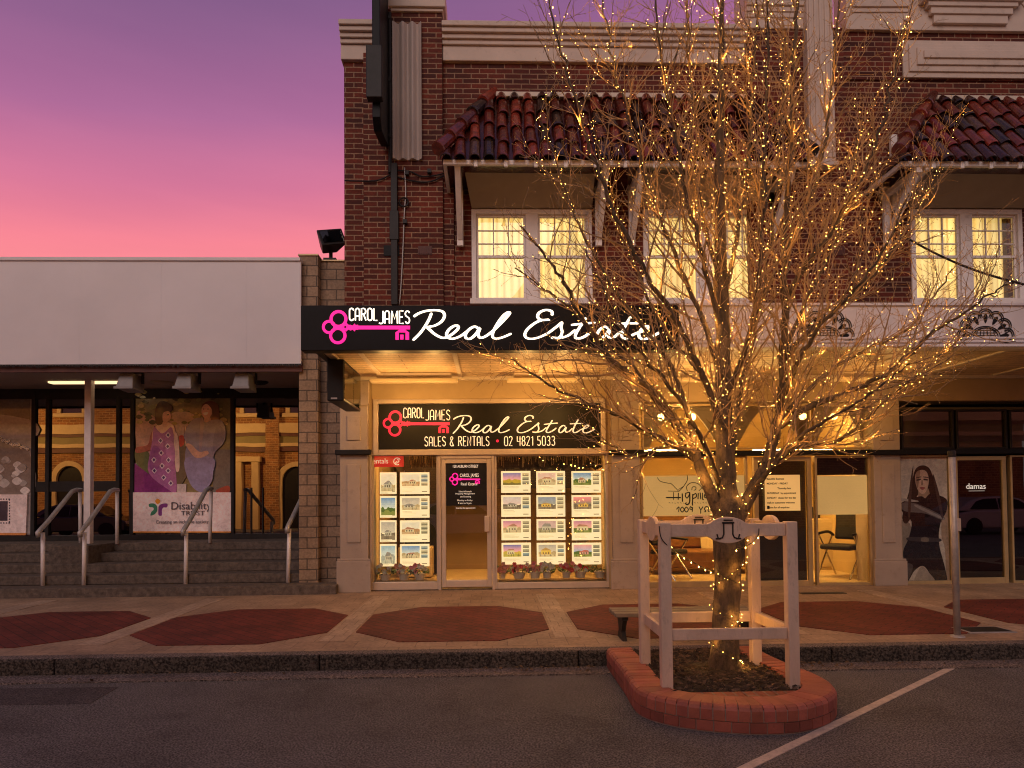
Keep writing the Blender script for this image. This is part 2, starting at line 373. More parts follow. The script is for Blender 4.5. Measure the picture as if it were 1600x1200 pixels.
# ================================================================== GROUND
PZ = 0.15                                        # footpath level
KY = -4.51                                       # kerb face
def groundmat(name, c1, c2, speck, sc=220, rough=.85, bump=.5, big=1.2):
    m, t, b = newmat(name); co = objco(t)
    n1 = N(t, 'ShaderNodeTexNoise', Scale=big, Detail=7.0, Roughness=.65); t.links.new(co, n1.inputs['Vector'])
    r1 = ramp(t, [(.32, c1), (.68, c2)]); t.links.new(n1.outputs[0], r1.inputs[0])
    v = N(t, 'ShaderNodeTexVoronoi', Scale=sc*.35); t.links.new(co, v.inputs['Vector'])
    n2 = N(t, 'ShaderNodeTexNoise', Scale=sc*.42, Detail=3.0, Roughness=.6); t.links.new(co, n2.inputs['Vector'])
    r2 = ramp(t, [(.38, (.22,.22,.22)), (.50, (.9,.9,.9)), (.64, (2.0,1.96,1.9))]); t.links.new(n2.outputs[0], r2.inputs[0])
    c = mixc(t, 1.0, r1.outputs[0], r2.outputs[0], 'MULTIPLY')
    sh = t.nodes.new('ShaderNodeSeparateColor'); t.links.new(v.outputs['Color'], sh.inputs[0])
    r3 = ramp(t, [(.90, (0,0,0)), (.94, (1,1,1))]); t.links.new(sh.outputs[0], r3.inputs[0])
    c = mixc(t, r3.outputs[0], c, speck)
    n5 = N(t, 'ShaderNodeTexNoise', Scale=1.9, Detail=9.0, Roughness=.72); t.links.new(co, n5.inputs['Vector'])
    r5 = ramp(t, [(.50, (1,1,1)), (.62, (.80,.79,.78)), (.72, (.60,.58,.57))]); t.links.new(n5.outputs[0], r5.inputs[0])
    c = mixc(t, 1.0, c, r5.outputs[0], 'MULTIPLY')
    t.links.new(c, b.inputs['Base Color']); b.inputs['Roughness'].default_value = rough; b.inputs['Specular IOR Level'].default_value = .35
    bp = N(t, 'ShaderNodeBump', Strength=bump, Distance=.012)
    ad_ = N(t, 'ShaderNodeMath', _operation='MULTIPLY_ADD'); t.links.new(v.outputs['Distance'], ad_.inputs[0]); ad_.inputs[1].default_value = .8; t.links.new(n2.outputs[0], ad_.inputs[2])
    t.links.new(ad_.outputs[0], bp.inputs['Height']); t.links.new(bp.outputs[0], b.inputs['Normal']); return m
M['asphalt'] = groundmat('asphalt', (.093,.086,.087), (.150,.139,.140), (.165,.152,.15), 190, .8, .7, .8)
M['asphalt_shadow'] = groundmat('asphalt_shadow', (.055,.047,.049), (.082,.070,.070), (.08,.07,.07), 190, .8, .5)
M['kerbstone'] = groundmat('kerbstone', (.040,.033,.028), (.078,.064,.055), (.085,.07,.06), 120, .85, .8, 3.0)
M['gutter'] = groundmat('gutter', (.13,.105,.095), (.19,.155,.14), (.10,.08,.07), 150, .85, .4, 2.0)
M['paver'] = brickmat('beige_paver', (.40,.285,.20), (.33,.23,.16), (.23,.16,.115), bw=.30, rh=.30, ms=.005, plan=True, rough=.65, bump=.25, rot=rad(0))
M['paver_strip'] = brickmat('pale_paver', (.46,.345,.255), (.41,.30,.22), (.28,.20,.15), bw=.15, rh=.30, ms=.006, plan=True, rough=.6, bump=.25)
M['paver_red'] = brickmat('red_paver', (.185,.040,.029), (.125,.029,.022), (.060,.020,.016), bw=.23, rh=.115, ms=.006, plan=True, rough=.7, bump=.2, rot=rad(45))

road = structure('road', MB().add([(-60,-60,0),(60,-60,0),(60,60,0),(-60,60,0)], [(0,1,2,3)]), M['asphalt'])
gut = structure('gutter', MB().box(-40, 60, KY-.26, KY, -.05, .012), M['gutter'])
kb = MB()
kx = -40.0
while kx < 60:
    L_ = 2.4; kb.box(kx+.004, kx+L_-.004, KY, KY+.16, -.05, PZ+.004); kx += L_
structure('kerb', kb, M['kerbstone'], bevel=.018)
structure('kerb_top', MB().box(-40, 60, KY+.022, KY+.158, PZ, PZ+.009), M['gutter'], bevel=.003)
structure('footpath', MB().box(-40, 60, KY+.16, 6, -.05, PZ), M['paver'])
# pale cross strips and red octagons set into the footpath
OC, PER = (-2.83, -2.90), 2.40
st_, oc_ = MB(), MB()
for i in range(-4, 9):
    cx = OC[0] + i*PER; w, d, k = 1.045, 1.08, .54
    st_.box(cx+PER/2-.13, cx+PER/2+.13, KY+.62, -.75, PZ-.02, PZ+.004)
    oc_.prismz([(cx-w,OC[1]-d+k),(cx-w+k,OC[1]-d),(cx+w-k,OC[1]-d),(cx+w,OC[1]-d+k),(cx+w,OC[1]+d-k),(cx+w-k,OC[1]+d),(cx-w+k,OC[1]+d),(cx-w,OC[1]+d-k)], PZ-.02, PZ+.008)
structure('footpath_strip', st_, M['paver_strip'])
structure('footpath_octagon', oc_, M['paver_red'])
# road shadow painted as a darker asphalt slab on the left, parking line on the right
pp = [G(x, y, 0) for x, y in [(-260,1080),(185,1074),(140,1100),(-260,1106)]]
structure('road_shadow', MB().prismz([(p.x,p.y) for p in pp], -.02, .004), M['asphalt_shadow'])
M['line'] = paint('worn_line_paint', (.50,.42,.37), .7, .25, 16, .3, 60, dirt=(.12,.10,.09))
a, b = G(1165,1200,0), G(1492,1041,0); d = (b-a).normalized(); a = a - d*1.2; nrm = Vector((-d.y,d.x,0))*.032
structure('parking_line', MB().prismz([((a+nrm).x,(a+nrm).y),((a-nrm).x,(a-nrm).y),((b-nrm).x,(b-nrm).y),((b+nrm).x,(b+nrm).y)], -.02, .004), M['line'])
pl = G(1130, 1058, 0)

# ================================================================== BRICK SHOP BUILDING
FY = -0.28                                       # front of the shop piers
BLD = thing('shop_building', 'two storey red brick shop building with tiled hoods and lit upper windows', 'building', (3.0, 0, PZ))
WZ0, WZT = 3.40, Z_(93, 0, 900)
BX0 = X_(538, 0, 300); BX1 = 14.0
win = [RC(737,328,925,474,0), RC(1005,328,1197,474,0), RC(1423,328,1597,474,0)]
wall = MB()
xs = [BX0] + [v for w_ in win for v in w_[:2]] + [BX1]
zb, zt = win[0][2], win[0][3]
for i in range(0, len(xs), 2): wall.box(xs[i], xs[i+1], 0, .32, WZ0, WZT+.0)
for w_ in win:
    wall.box(w_[0], w_[1], 0, .32, WZ0, w_[2]); wall.box(w_[0], w_[1], 0, .32, w_[3], WZT)
wall.box(BX0, BX0+.32, .32, 9, 0.15, WZT)
wall.build('brick_wall', M['brick'], BLD)
# brick pilasters
x0, x1, _, _ = RC(568,93,692,470,-.12)
zp = Z_(12, -.12, 650)
pil = MB().box(x0, x1, -.12, 0, WZ0, WZT)
xt = X_(605, -.12, 40)
pil.box(xt, x1, -.12, .3, WZT, zp)
xr0, xr1 = X_(708,-.05,420), X_(690,-.05,420)
pil.box(x1, X_(710,-.06,430), -.06, 0, WZ0, Z_(268,-.06,700))
pil.build('pilaster', M['brick'], BLD, bevel=.006)
x2, x3, _, _ = RC(1170,42,1322,470,-.14)
zc = Z_(42, -.14, 1200)
MB().box(x2, x3, -.14, 0, WZ0, WZT).box(x2, x3, -.14, .3, WZT, zc).build('pilaster', M['brick'], BLD, bevel=.006)
# cornice in two runs between the pilasters
def cornice(xa, xb):
    m = MB()
    for (pa, pb, pr) in ((42,50,.24),(50,57,.20),(57,64,.15),(64,71,.11),(71,94,.07)):
        m.box(xa, xb, -pr, .3, Z_(pb, -.1, 850), Z_(pa, -.1, 850)-.001)
    return m.build('cornice', M['cream'], BLD, bevel=.012)
cornice(BX0-.04, xt-.002); cornice(x1+.002, x2-.002)
# pier cap and grey corrugated panel on the left pilaster
a = RC(608,-14,694,11,-.18)
MB().box(a[0]-.02, a[1]+.02, -.20, .35, a[2], a[3]).box(a[0]+.02, a[1]-.02, -.16, .32, a[2]-.05, a[2]-.001).build('pier_cap', M['cream'], BLD, bevel=.012)
a = RC(614,37,659,250,-.14)
m = MB(); n = 28; P = []
for i in range(n+1):
    q = i/n; P.append((a[0]+(a[1]-a[0])*q, -.17 - .035*math.sin(q*3.0*2*math.pi+1.2)))
m.prismz(P + [(a[1], -.121), (a[0], -.121)], a[2], a[3])
m.build('corrugated_panel', M['grey_sheet'], BLD, smooth=False)
# cream column and cap on the middle pilaster
a = RC(1262,-60,1303,252,-.3)
m = MB().box(a[0], a[1], -.30, -.141, a[2], a[3])
for k in range(5):
    xx = a[0] + (a[1]-a[0])*(k+.5)/5; m.box(xx-.02, xx+.02, -.325, -.30, a[2]+.06, a[3]-.1)
m.box(a[0]-.03, a[1]+.03, -.33, -.142, a[2]-.07, a[2]-.001)
m.build('column', M['cream'], BLD, bevel=.008)
a = RC(1165,-60,1262,42,-.2)
m = MB()
for (pa, pb, pr) in ((-60,2,.26),(2,10,.24),(10,18,.21),(18,26,.19),(26,42,.17)):
    m.box(a[0], a[1]-.002, -pr, .32, Z_(pb,-.2,1210), Z_(pa,-.2,1210)-.001)
m.build('pier_cap', M['cream'], BLD, bevel=.01)
# stepped cream parapet on the right with brick panel under it
xq = X_(1322,-.1,20)
zq = Z_(47,-.1,1450); zq2 = Z_(-90,-.1,1450)
m = MB().box(xq, BX1, -.10, .3, zq, zq2)
def cpx(pts, Y): return [((W(x,y,Y)).x, (W(x,y,Y)).z) for x, y in pts]
for k, (xa, xb, ya, yb) in enumerate(((1434,1590,-50,10),(1443,1582,-50,17),(1449,1576,-50,27),(1455,1570,-50,40))):
    a = RC(xa, ya, xb, yb, -.1); m.box(a[0], a[1], -.25+.03*k, -.101, a[2], a[3]-.01*k)
for k, dd in enumerate((0, 7)):
    m.prism(cpx([(1326,-60),(1326,8-dd),(1330,20-dd),(1418,20-dd),(1432,2-dd),(1432,-60)], -.1), -.12-.03*k, -.10-.001)
    m.prism(cpx([(1592,-60),(1592,2-dd),(1606,20-dd),(1700,20-dd),(1700,-60)], -.1), -.12-.03*k, -.10-.001)
m.build('parapet', M['cream'], BLD, bevel=.008)
MB().box(x3, BX1, -.03, 0, WZT-.3, zq).box(x3, BX1, 0, .3, WZT, zq).build('brick_panel', M['brick'], BLD)
m = MB()
for k, (xa, xb, ya, yb) in enumerate(((1413,1660,62,120),(1421,1652,69,112),(1432,1641,76,103),(1441,1632,82,94))):
    a = RC(xa, ya, xb, yb, -.1); m.box(a[0], a[1], -.07-.03*k, -.031, a[2], a[3])
m.build('plaque', M['cream'], BLD, bevel=.008)
# air vents
for (xa, xb, ya, yb) in ((653,675,385,398),(1296,1320,385,399)):
    Yv = -.12 if xa < 700 else -.14
    a = RC(xa, ya, xb, yb, Yv); m = MB().box(a[0], a[1], Yv-.012, Yv, a[2], a[3])
    for k in range(6):
        xx = a[0] + (a[1]-a[0])*(k+.5)/6; m.box(xx-.006, xx+.006, Yv-.022, Yv-.0121, a[2]+.012, a[3]-.012)
    m.build('air_vent', M['maroon'], BLD)
a = RC(600,384,624,400,-.12); MB().box(a[0], a[1], -.14, -.121, a[2], a[3]).build('air_vent', M['black'], BLD)
# service pipes
a = RC(611,255,621,476,-.2)
m = MB().box(a[0], a[1], -.22, -.122, a[2], a[3]).box(a[0]-.02, a[1]+.02, -.23, -.121, Z_(375,-.2,615), Z_(330,-.2,615))
m.build('downpipe', M['dark'], BLD, bevel=.006)
p = [W(x,y,-.15) for x,y in ((632,262),(634,300),(632,330),(630,380),(627,440),(624,476))]
MB().tube(catmull(p,5), .011, 6).build('conduit', M['steel'], BLD, smooth=True)
c = W(631,316,-.16); m = MB(); m.tube([c+Vector((.07*math.cos(q),0,.07*math.sin(q))) for q in [i*math.pi/7 for i in range(15)]], .014, 5)
for pts in (((606,266),(640,268),(660,276),(690,272),(706,262)), ((606,270),(636,281),(672,284),(704,268)), ((538,282),(560,283),(590,282),(612,272))):
    m.tube(catmull([W(x,y,-.15) for x,y in pts], 5), .012, 5)
for (x,y) in ((636,271),(671,268),(633,347)): 
    q = W(x,y,-.16); m.box(q.x-.03,q.x+.03,-.2,-.13,q.z-.03,q.z+.03)
m.build('cable_clutter', M['dark'], BLD)

# ---- upper windows: frame, sashes with glazing bars, pane, lit curtain
def upper_window(w_, bars=3, half=False):
    x0, x1, z0, z1 = w_; fw = .075; mid = (x0+x1)/2; mw = .10
    f = MB()
    f.box(x0, x0+fw, -.03, .12, z0, z1); f.box(x1-fw, x1, -.03, .12, z0, z1)
    f.box(x0+fw, x1-fw, -.03, .12, z1-fw, z1); f.box(x0-.03, x1+.03, -.06, .12, z0-.02, z0+fw*.9)
    f.box(mid-mw, mid+mw, -.02, .12, z0+fw*.9, z1-fw)
    fo = f.build('window', M['white'], BLD, bevel=.006)
    zm = z0 + (z1-z0)*.505
    for (a, b) in ((x0+fw, mid-mw), (mid+mw, x1-fw)):
        s = MB(); e = .035
        s.box(a, a+e, .03, .08, z0+fw*.9, z1-fw); s.box(b-e, b, .03, .08, z0+fw*.9, z1-fw)
        s.box(a+e, b-e, .03, .08, z1-fw-e, z1-fw); s.box(a+e, b-e, .03, .08, z0+fw*.9, z0+fw*.9+e); s.box(a+e, b-e, .025, .085, zm-.022, zm+.022)
        for k in range(1, bars):
            xx = a+e + (b-a-2*e)*k/bars; s.box(xx-.010, xx+.010, .04, .07, zm+.022, z1-fw-e)
        for k in (1, 2):
            zz = zm + (z1-fw-e-zm)*k/3; s.box(a+e, b-e, .042, .068, zz-.010, zz+.010)
        s.build('sash', M['white'], fo, bevel=.004)
        MB().box(a+e, b-e, .052, .058, z0+fw, z1-fw-e).build('pane', M['glass'], fo)
    c = MB(); n = 90; vs = []
    for i in range(n+1):
        q = i/n; xx = x0+fw + (x1-x0-2*fw)*q
        yy = .30 + .035*math.sin(q*46+1.3*math.sin(q*9)) + .015*math.sin(q*107)
        vs += [(xx, yy, z0), (xx, yy, z1)]
    c.add(vs, [(2*i, 2*i+2, 2*i+3, 2*i+1) for i in range(n)])
    c.build('curtain', M['curtain'], fo, smooth=True)
for w_ in win: upper_window(w_)
MB().box(win[0][0]-.3, BX1-1, .6, .65, WZ0, WZT-1).build('inner_wall', M['room_light'], BLD)

# ---- tiled hoods
def hood(pxl_top, pxl_eave, pxr_top, pxr_eave, py_top, py_eave, YE=-1.0, right_hip=False):
    zt_ = Z_(py_top, 0, (pxl_top+pxr_top)/2); ze = Z_(py_eave, YE, (pxl_top+pxr_top)/2)
    xlt, xle = X_(pxl_top, 0, py_top), X_(pxl_eave, YE, py_eave)
    xrt, xre = X_(pxr_top, 0, py_top), X_(pxr_eave, YE, py_eave)
    def at(x, t, off=0):                           # point on the slope, t = 0 at the eave, 1 at the wall
        nrm_ = Vector((0, -(zt_-ze), -YE)).normalized()
        return Vector((x, YE*(1-t), ze+(zt_-ze)*t)) + nrm_*off
    m = MB()
    m.add([at(xle,0), at(xre,0), at(xrt,1), at(xlt,1), (xle,0,ze), (xre,0,ze)], [(0,1,2,3), (0,3,4), (1,5,2), (0,4,5,1)], (.5,.5,.5))
    shades = [(1.2,1.05,1)]*4 + [(1.9,1.5,1.3),(.8,.8,.9),(.22,.5,.7),(2.1,1.6,1.4),(.4,.5,.6),(.30,.75,.85),(1.5,.9,.8),(.7,1.6,1.7)]
    sp = .212; x = xle + .06
    L = math.hypot(zt_-ze, YE)
    while x < xre - .04:
        tmax = 1.0
        if x < xlt: tmax = (x-xle)/max(1e-6, xlt-xle)
        if right_hip and x > xrt: tmax = (xre-x)/max(1e-6, xre-xrt)
        t0 = -.05; k = 0; ph0 = random.uniform(-.05,.05)
        while t0 < tmax - .05:
            t1 = min(t0 + .27 + (ph0 if k == 0 else 0), tmax+.02)
            sh = random.choice(shades); v = random.uniform(.75,1.25); sh = tuple(c_*v for c_ in sh)
            jx = random.uniform(-.014,.014); jr = random.uniform(-.006,.006); n = 8; vs = []
            for (tt, rr, off) in ((t0, .088+jr, .052), (t0+.02, .090+jr, .052), (t1+.03, .070, .02)):
                cpt = at(x+jx, tt, off)
                nn = Vector((0, -(zt_-ze), -YE)).normalized()
                for q in range(n+1):
                    an = math.pi*q/n; vs.append(cpt + Vector((1,0,0))*(-math.cos(an)*rr) + nn*(math.sin(an)*rr*.95))
            fs = [(j*(n+1)+q, j*(n+1)+q+1, (j+1)*(n+1)+q+1, (j+1)*(n+1)+q) for j in range(2) for q in range(n)]
            m.add(vs, fs, sh)
            # end lip of the tile
            m.add([vs[q] for q in range(n+1)] + [Vector(vs[q])*1.0 + (at(x+jx,t0,.052)-Vector(vs[q]))*.16 for q in range(n+1)], [(q+1, q, n+1+q, n+2+q) for q in range(n)], tuple(c_*.5 for c_ in sh))
            t0 += .235 + (ph0 if k == 0 else 0); k += 1
        x += sp
    # hip rolls
    hips = [(Vector((xle-.05,YE-.05,ze+.02)), Vector((xlt,0,zt_)))]
    if right_hip: hips.append((Vector((xre+.05,YE-.05,ze+.02)), Vector((xrt,0,zt_))))
    for (A, B) in hips:
        nh = 5
        for k in range(nh):
            p, q = A + (B-A)*(k/nh) + Vector((0,-.02,.09)), A + (B-A)*((k+1.15)/nh) + Vector((0,-.02,.06))
            sh = random.choice(shades[:8]); m.tube([p, p+(q-p)*.06, q], [.105,.11,.082], 12, col=sh)
    ho = m.build('tiled_hood', M['tile'], BLD, smooth=False)
    # ridge flashing, eave board, rafter tails, sloping soffit
    MB().box(xlt+.05, xrt-.02, -.09, -.001, zt_-.02, zt_+.06).build('flashing', M['cream_trim'], ho, bevel=.01)
    fb = MB().box(xle+.02, xre-.02, YE-.01, YE+.05, ze-.085, ze-.012)
    fb.box(xle+.02, xle+.07, YE+.05, 0, ze-.085, ze-.012)
    xx = xle+.5
    while xx < xre-.2:
        fb.box(xx-.028, xx+.028, YE-.045, YE-.011, ze-.13, ze-.03); xx += .44
    fb.build('eave_board', M['white'], ho, bevel=.008)
    return ho, xle, xre, ze, YE
h1 = hood(770,690,1180,1262,155,250,right_hip=True)
h2 = hood(1455,1405,1800,1830,160,252)
def soffit_panel(ho, p):
    # four photo points: top pair under the eave, bottom pair on the wall above the window
    a, b = W(*p[0], -.80), W(*p[1], -.80); c, d_ = W(*p[2], -.03), W(*p[3], -.03)
    t = .03
    m = MB().add([a, b, c, d_, a+Vector((0,t,0)), b+Vector((0,t,0)), c+Vector((0,t,0)), d_+Vector((0,t,0))], [(0,3,2,1),(4,5,6,7),(0,1,5,4),(1,2,6,5),(2,3,7,6),(3,0,4,7)])
    m.build('soffit_panel', M['tan'], ho)
soffit_panel(h1[0], [(722,246),(932,246),(925,325),(737,325)])
soffit_panel(h1[0], [(985,246),(1215,246),(1197,325),(1005,325)])
soffit_panel(h2[0], [(1418,250),(1640,250),(1600,325),(1423,325)])
def bracket(ho, px, pyt, pyb, YE=-.95):
    x = X_(px, -.5, (pyt+pyb)/2); zt_ = Z_(pyt, YE, px); zb_ = Z_(pyb, -.1, px); w = .05
    m = MB()
    m.bar((x, YE, zt_), (x, -.12, zb_+.12), .085, .09)
    m.box(x-w, x+w, -.14, -.07, zb_, zb_+1.25)
    m.box(x-w*.9, x+w*.9, YE-.03, 0, zt_-.08, zt_-.0)
    m.build('bracket', M['white'], ho, bevel=.006)
bracket(h1[0], 717, 252, 385); bracket(h1[0], 941, 254, 385); bracket(h1[0], 995, 254, 385); bracket(h1[0], 1222, 254, 385)
bracket(h2[0], 1408, 262, 385); bracket(h2[0], 1421, 258, 330)

# ================================================================== AWNING
AY = -2.6
ax0 = X_(487, AY, 547); axb = X_(1061, AY, 510); AX1 = 14.0
azb, azt = 3.41, 3.945
AW = MB(); AW.box(ax0, AX1, AY+.16, -.001, azb+.10, azt-.05)
awn = AW.build('awning', M['tan'], BLD)
m = MB().box(ax0+.06, AX1, AY+.16, -.30, azb+.055, azb+.095)
m.build('soffit', M['soffit'], awn)
m = MB(); xx = ax0+.5
while xx < AX1:
    m.box(xx-.03, xx+.03, AY+.17, -.34, azb+.03, azb+.054); xx += 1.2
m.box(ax0+.06, AX1, AY+.17, AY+.30, azb+.02, azb+.0541); m.box(ax0+.06, AX1, -.40, -.33, azb+.0, azb+.054); m.box(ax0+.06, ax0+.16, AY+.301, -.401, azb+.02, azb+.0542)
m.build('cover_strips', M['cream_trim'], awn, bevel=.006)
MB().box(ax0-.02, ax0+.055, AY+.13, -.05, azb-.0, azt-.02).build('end_board', M['black'], awn, bevel=.006)
# white fascia with mouldings and drawn ornament
m = MB().box(axb+.01, AX1, AY, AY+.155, azb+.01, azt+.015)
for (pa, pb, pr) in ((474,478,.03),(527,530,.02),(533,536,.03),(539,543,.04)):
    m.box(axb+.011, AX1, AY-pr, AY-.001, Z_(pb,AY,1330), Z_(pa,AY,1330))
fas = m.build('fascia', M['fascia'], awn, bevel=.004)
def ornament(pcx, pcy):
    Yo = AY-.006; m = MB()
    def pt(x, y): return W(pcx+x, pcy+y, Yo)
    for k in range(7):
        an = math.pi*(k+.0)/6; cx, cy = -33*math.cos(an), -30*math.sin(an)-2
        for r_ in (11.5, 8.6):
            arc = [(cx + r_*math.cos(an2), cy - r_*math.sin(an2)) for an2 in [(math.pi-an) + (i/14-.5)*math.pi*1.25 for i in range(15)]]
            m.tube([pt(*q) for q in arc], .0075, 5, ys=.5)
        tip = (cx*1.12, cy*1.12); 
        drop = catmull([(tip[0],tip[1],0),(cx*.95-cy*.10,cy*.95+cx*.10,0),(cx*.66,cy*.66,0),(cx*.95+cy*.10,cy*.95-cx*.10,0)], 5, True)
        m.prism([(pt(q.x,q.y).x, pt(q.x,q.y).z) for q in drop], AY-.008, AY-.001)
    for r_ in (17, 20):
        m.tube([pt(-r_*1.15*math.cos(i*math.pi/18), -r_*.8*math.sin(i*math.pi/18)) for i in range(19)], .007, 5, ys=.5)
    for i in range(6):
        q = -14 + i*5.6; m.tube([pt(q,-1), pt(q*.9,-11)], .006, 4, ys=.5)
    for j in range(3): m.tube([pt(-17,-2-j*4), pt(17,-2-j*4)], .0055, 4, ys=.5)
    return m.build('ornament', M['black_sat'], fas)
for pcx in (1540, 1290): ornament(pcx, 526)
# shallow tube lights under the awning
for k, (xa, xb) in enumerate(((580,716),(792,905),(1040,1150),(1290,1400))):
    p, q = W(xa,583,-.62), W(xb,583,-.62)
    t = thing('awning_light', ['long tube light under the awning nearest the black box sign','long tube light under the awning between two others','tube light under the awning behind the lit tree trunk','tube light under the awning toward the dark shop'][k], 'light', ((p.x+q.x)/2, -.7, azb), 'tube lights under the awning')
    MB().box(p.x+.1, q.x-.1, -.74, -.64, azb-.04, azb+.05).build('housing', M['cream_trim'], t, bevel=.008)
    MB().box(p.x, q.x, -.78, -.60, azb-.09, azb-.041).build('diffuser', M['lamp_warm'], t, bevel=.008)
    for xx in (p.x*.75+q.x*.25, p.x*.25+q.x*.75):
        ld = bpy.data.lights.new('soffit_fill', 'POINT'); ld.energy = [20,19,15,8][k]; ld.color = (1.0,.52,.145); ld.shadow_soft_size = .06  # point lamps added below and clear of the tubes to light the soffit
        lo = bpy.data.objects.new('soffit_fill', ld); COL.objects.link(lo); lo.parent = t; lo.location = Vector((xx,-1.05,azb-.46)) - t.location

# ================================================================== SHOPFRONTS
# beam and recess head under the soffit
beam_t, beam_b = azb+.05, Z_(628, FY, 760)
b0 = X_(578, FY, 610)
MB().box(b0, AX1, FY+.10, .3, beam_b-.0, azb+.20).build('beam', M['ochre'], BLD, bevel=.01)
def pier(xa, xb, first=False):
    m = MB(); a = RC(xa, 600, xb, 925, FY)
    x0, x1 = a[0], a[1]; Y = FY
    m.box(x0, x1, Y, .3, PZ, azb+.2)
    bz = Z_(876, Y, (xa+xb)/2)
    m.box(x0-.045, x1+.045, Y-.05, Y-.001, PZ, bz); m.box(x0-.04, x1+.04, Y-.03, Y-.0012, bz, bz+.03)
    if first: m.box(x0, X_(577,Y,600), Y-.05, Y-.001, Z_(634,Y,560), Z_(594,Y,560))
    po = m.build('pier', M['taupe'], BLD, bevel=.008)
    w = (x1-x0)*.24; pm = MB(); cx = (x0+x1)/2
    for (ya, yb) in ((650,688),(726,848)):
        z1_, z0_ = Z_(ya,Y,(xa+xb)/2), Z_(yb,Y,(xa+xb)/2); cw = w
        pm.box(cx-cw, cx+cw, Y-.018, Y-.0011, z0_, z1_)
    pm.build('pier_panel', M['taupe'], po, bevel=.008)
    MB().box(x0-.06, x1+.06, Y-.075, Y+.0, Z_(711,Y,(xa+xb)/2), Z_(703,Y,(xa+xb)/2)).build('pier_band', M['black_sat'], po, bevel=.012)
    return x0, x1
pA = pier(531, 575, True); pB = pier(957, 1000); pC = pier(1366, 1408)
GY = -.14                                        # shop glass
def framed(name, rect, Y, fw, mat_, fd=.09, pane='glass', parent=BLD, sill=None, label=None):
    """rect in photo pixels: a frame of four bars round one pane"""
    x0, x1, z0, z1 = RC(*rect, Y); f = MB()
    sb = sill if sill else fw
    f.box(x0, x0+fw, Y-fd/2, Y+fd/2, z0, z1); f.box(x1-fw, x1, Y-fd/2, Y+fd/2, z0, z1)
    f.box(x0+fw, x1-fw, Y-fd/2, Y+fd/2, z1-fw, z1); f.box(x0+fw, x1-fw, Y-fd/2, Y+fd/2, z0, z0+sb)
    fo = f.build(name, M[mat_], parent, bevel=.006)
    pn = MB().box(x0+fw, x1-fw, Y-.004, Y+.004, z0+sb, z1-fw).build('pane', M[pane], fo)
    return fo, (x0, x1, z0, z1)
# real estate shop
w1, r1_ = framed('shop_window', (578,709,686,921), GY, .035, 'alu', sill=.12)
w2, r2_ = framed('shop_window', (773,709,950,921), GY, .035, 'alu', sill=.12)
d1, rd_ = framed('shop_door', (690,717,768,917), GY-.01, .07, 'alu', fd=.07, sill=.11)
a = RC(685,709,773,921,GY)
m = MB().box(a[0]+.001, a[0]+.045, GY-.06, GY+.06, a[2], a[3]); m.box(a[1]-.045, a[1]-.001, GY-.06, GY+.06, a[2], a[3]); m.box(a[0]+.046, a[1]-.046, GY-.06, GY+.06, Z_(717,GY,730), a[3])
m.build('door_frame', M['alu'], BLD, bevel=.006)
a = RC(757,806,765,831,GY-.07); 
MB().box(a[0], a[1], GY-.085, GY-.051, a[2], a[3]).build('handle', M['alu'], d1, bevel=.01)
# transom sign frame above, sills of the recess
a = RC(584,624,945,711,GY-.02)
s0 = RC(592,631,938,702,GY-.02)
m = MB(); Ya, Yb = GY-.09, GY+.08
m.box(a[0], s0[0], Ya, Yb, a[2], a[3]); m.box(s0[1], a[1], Ya, Yb, a[2], a[3]); m.box(s0[0], s0[1], Ya, Yb, s0[3], a[3]); m.box(s0[0], s0[1], Ya, Yb, a[2], s0[2])
m.build('transom_frame', M['alu'], BLD, bevel=.008)
MB().box(pA[1]+.001, a[0]-.001, GY-.03, .3, PZ, azb).build('reveal', M['ochre'], BLD)
MB().box(a[1]+.001, pB[0]-.001, GY-.03, .3, PZ, azb).build('reveal', M['ochre'], BLD)
MB().box(r1_[0], r2_[1], GY-.05, .3, PZ-.03, r1_[2]-.001).build('threshold', M['concrete'], BLD)
# salon (middle) shop: lit transom lights, band, two windows and a door
tb = RC(1000,703,1700,711,GY)
MB().box(pB[1]-.3, AX1, GY-.12, GY+.06, tb[2], tb[3]).build('transom_rail', M['black_sat'], BLD, bevel=.008)
for (xa, xb) in ((1002,1130),(1134,1266),(1270,1360)):
    framed('transom_window', (xa,632,xb,702), GY, .03, 'brass')
framed('shop_window', (1001,712,1168,917), GY, .035, 'brass', sill=.09)
d2, rd2 = framed('shop_door', (1178,714,1268,917), GY-.01, .07, 'brass', fd=.07, sill=.10)
framed('shop_window', (1273,712,1360,917), GY, .035, 'brass', sill=.07)
# dark shop on the right
for (xa, xb) in ((1406,1488),(1492,1571),(1575,1660)):
    framed('transom_window', (xa,640,xb,702), GY, .03, 'dark')
framed('shop_window', (1404,711,1486,913), GY, .03, 'brass', sill=.06)
d3, rd3 = framed('shop_door', (1490,713,1572,912), GY-.01, .065, 'brass', fd=.07, pane='dim_glass', sill=.10)
framed('shop_window', (1578,711,1690,912), GY, .03, 'brass', pane='dim_glass', sill=.06)
a = RC(1495,810,1501,830,GY-.07); MB().box(a[0], a[1], GY-.085, GY-.051, a[2], a[3]).build('handle', M['alu'], d3, bevel=.008)
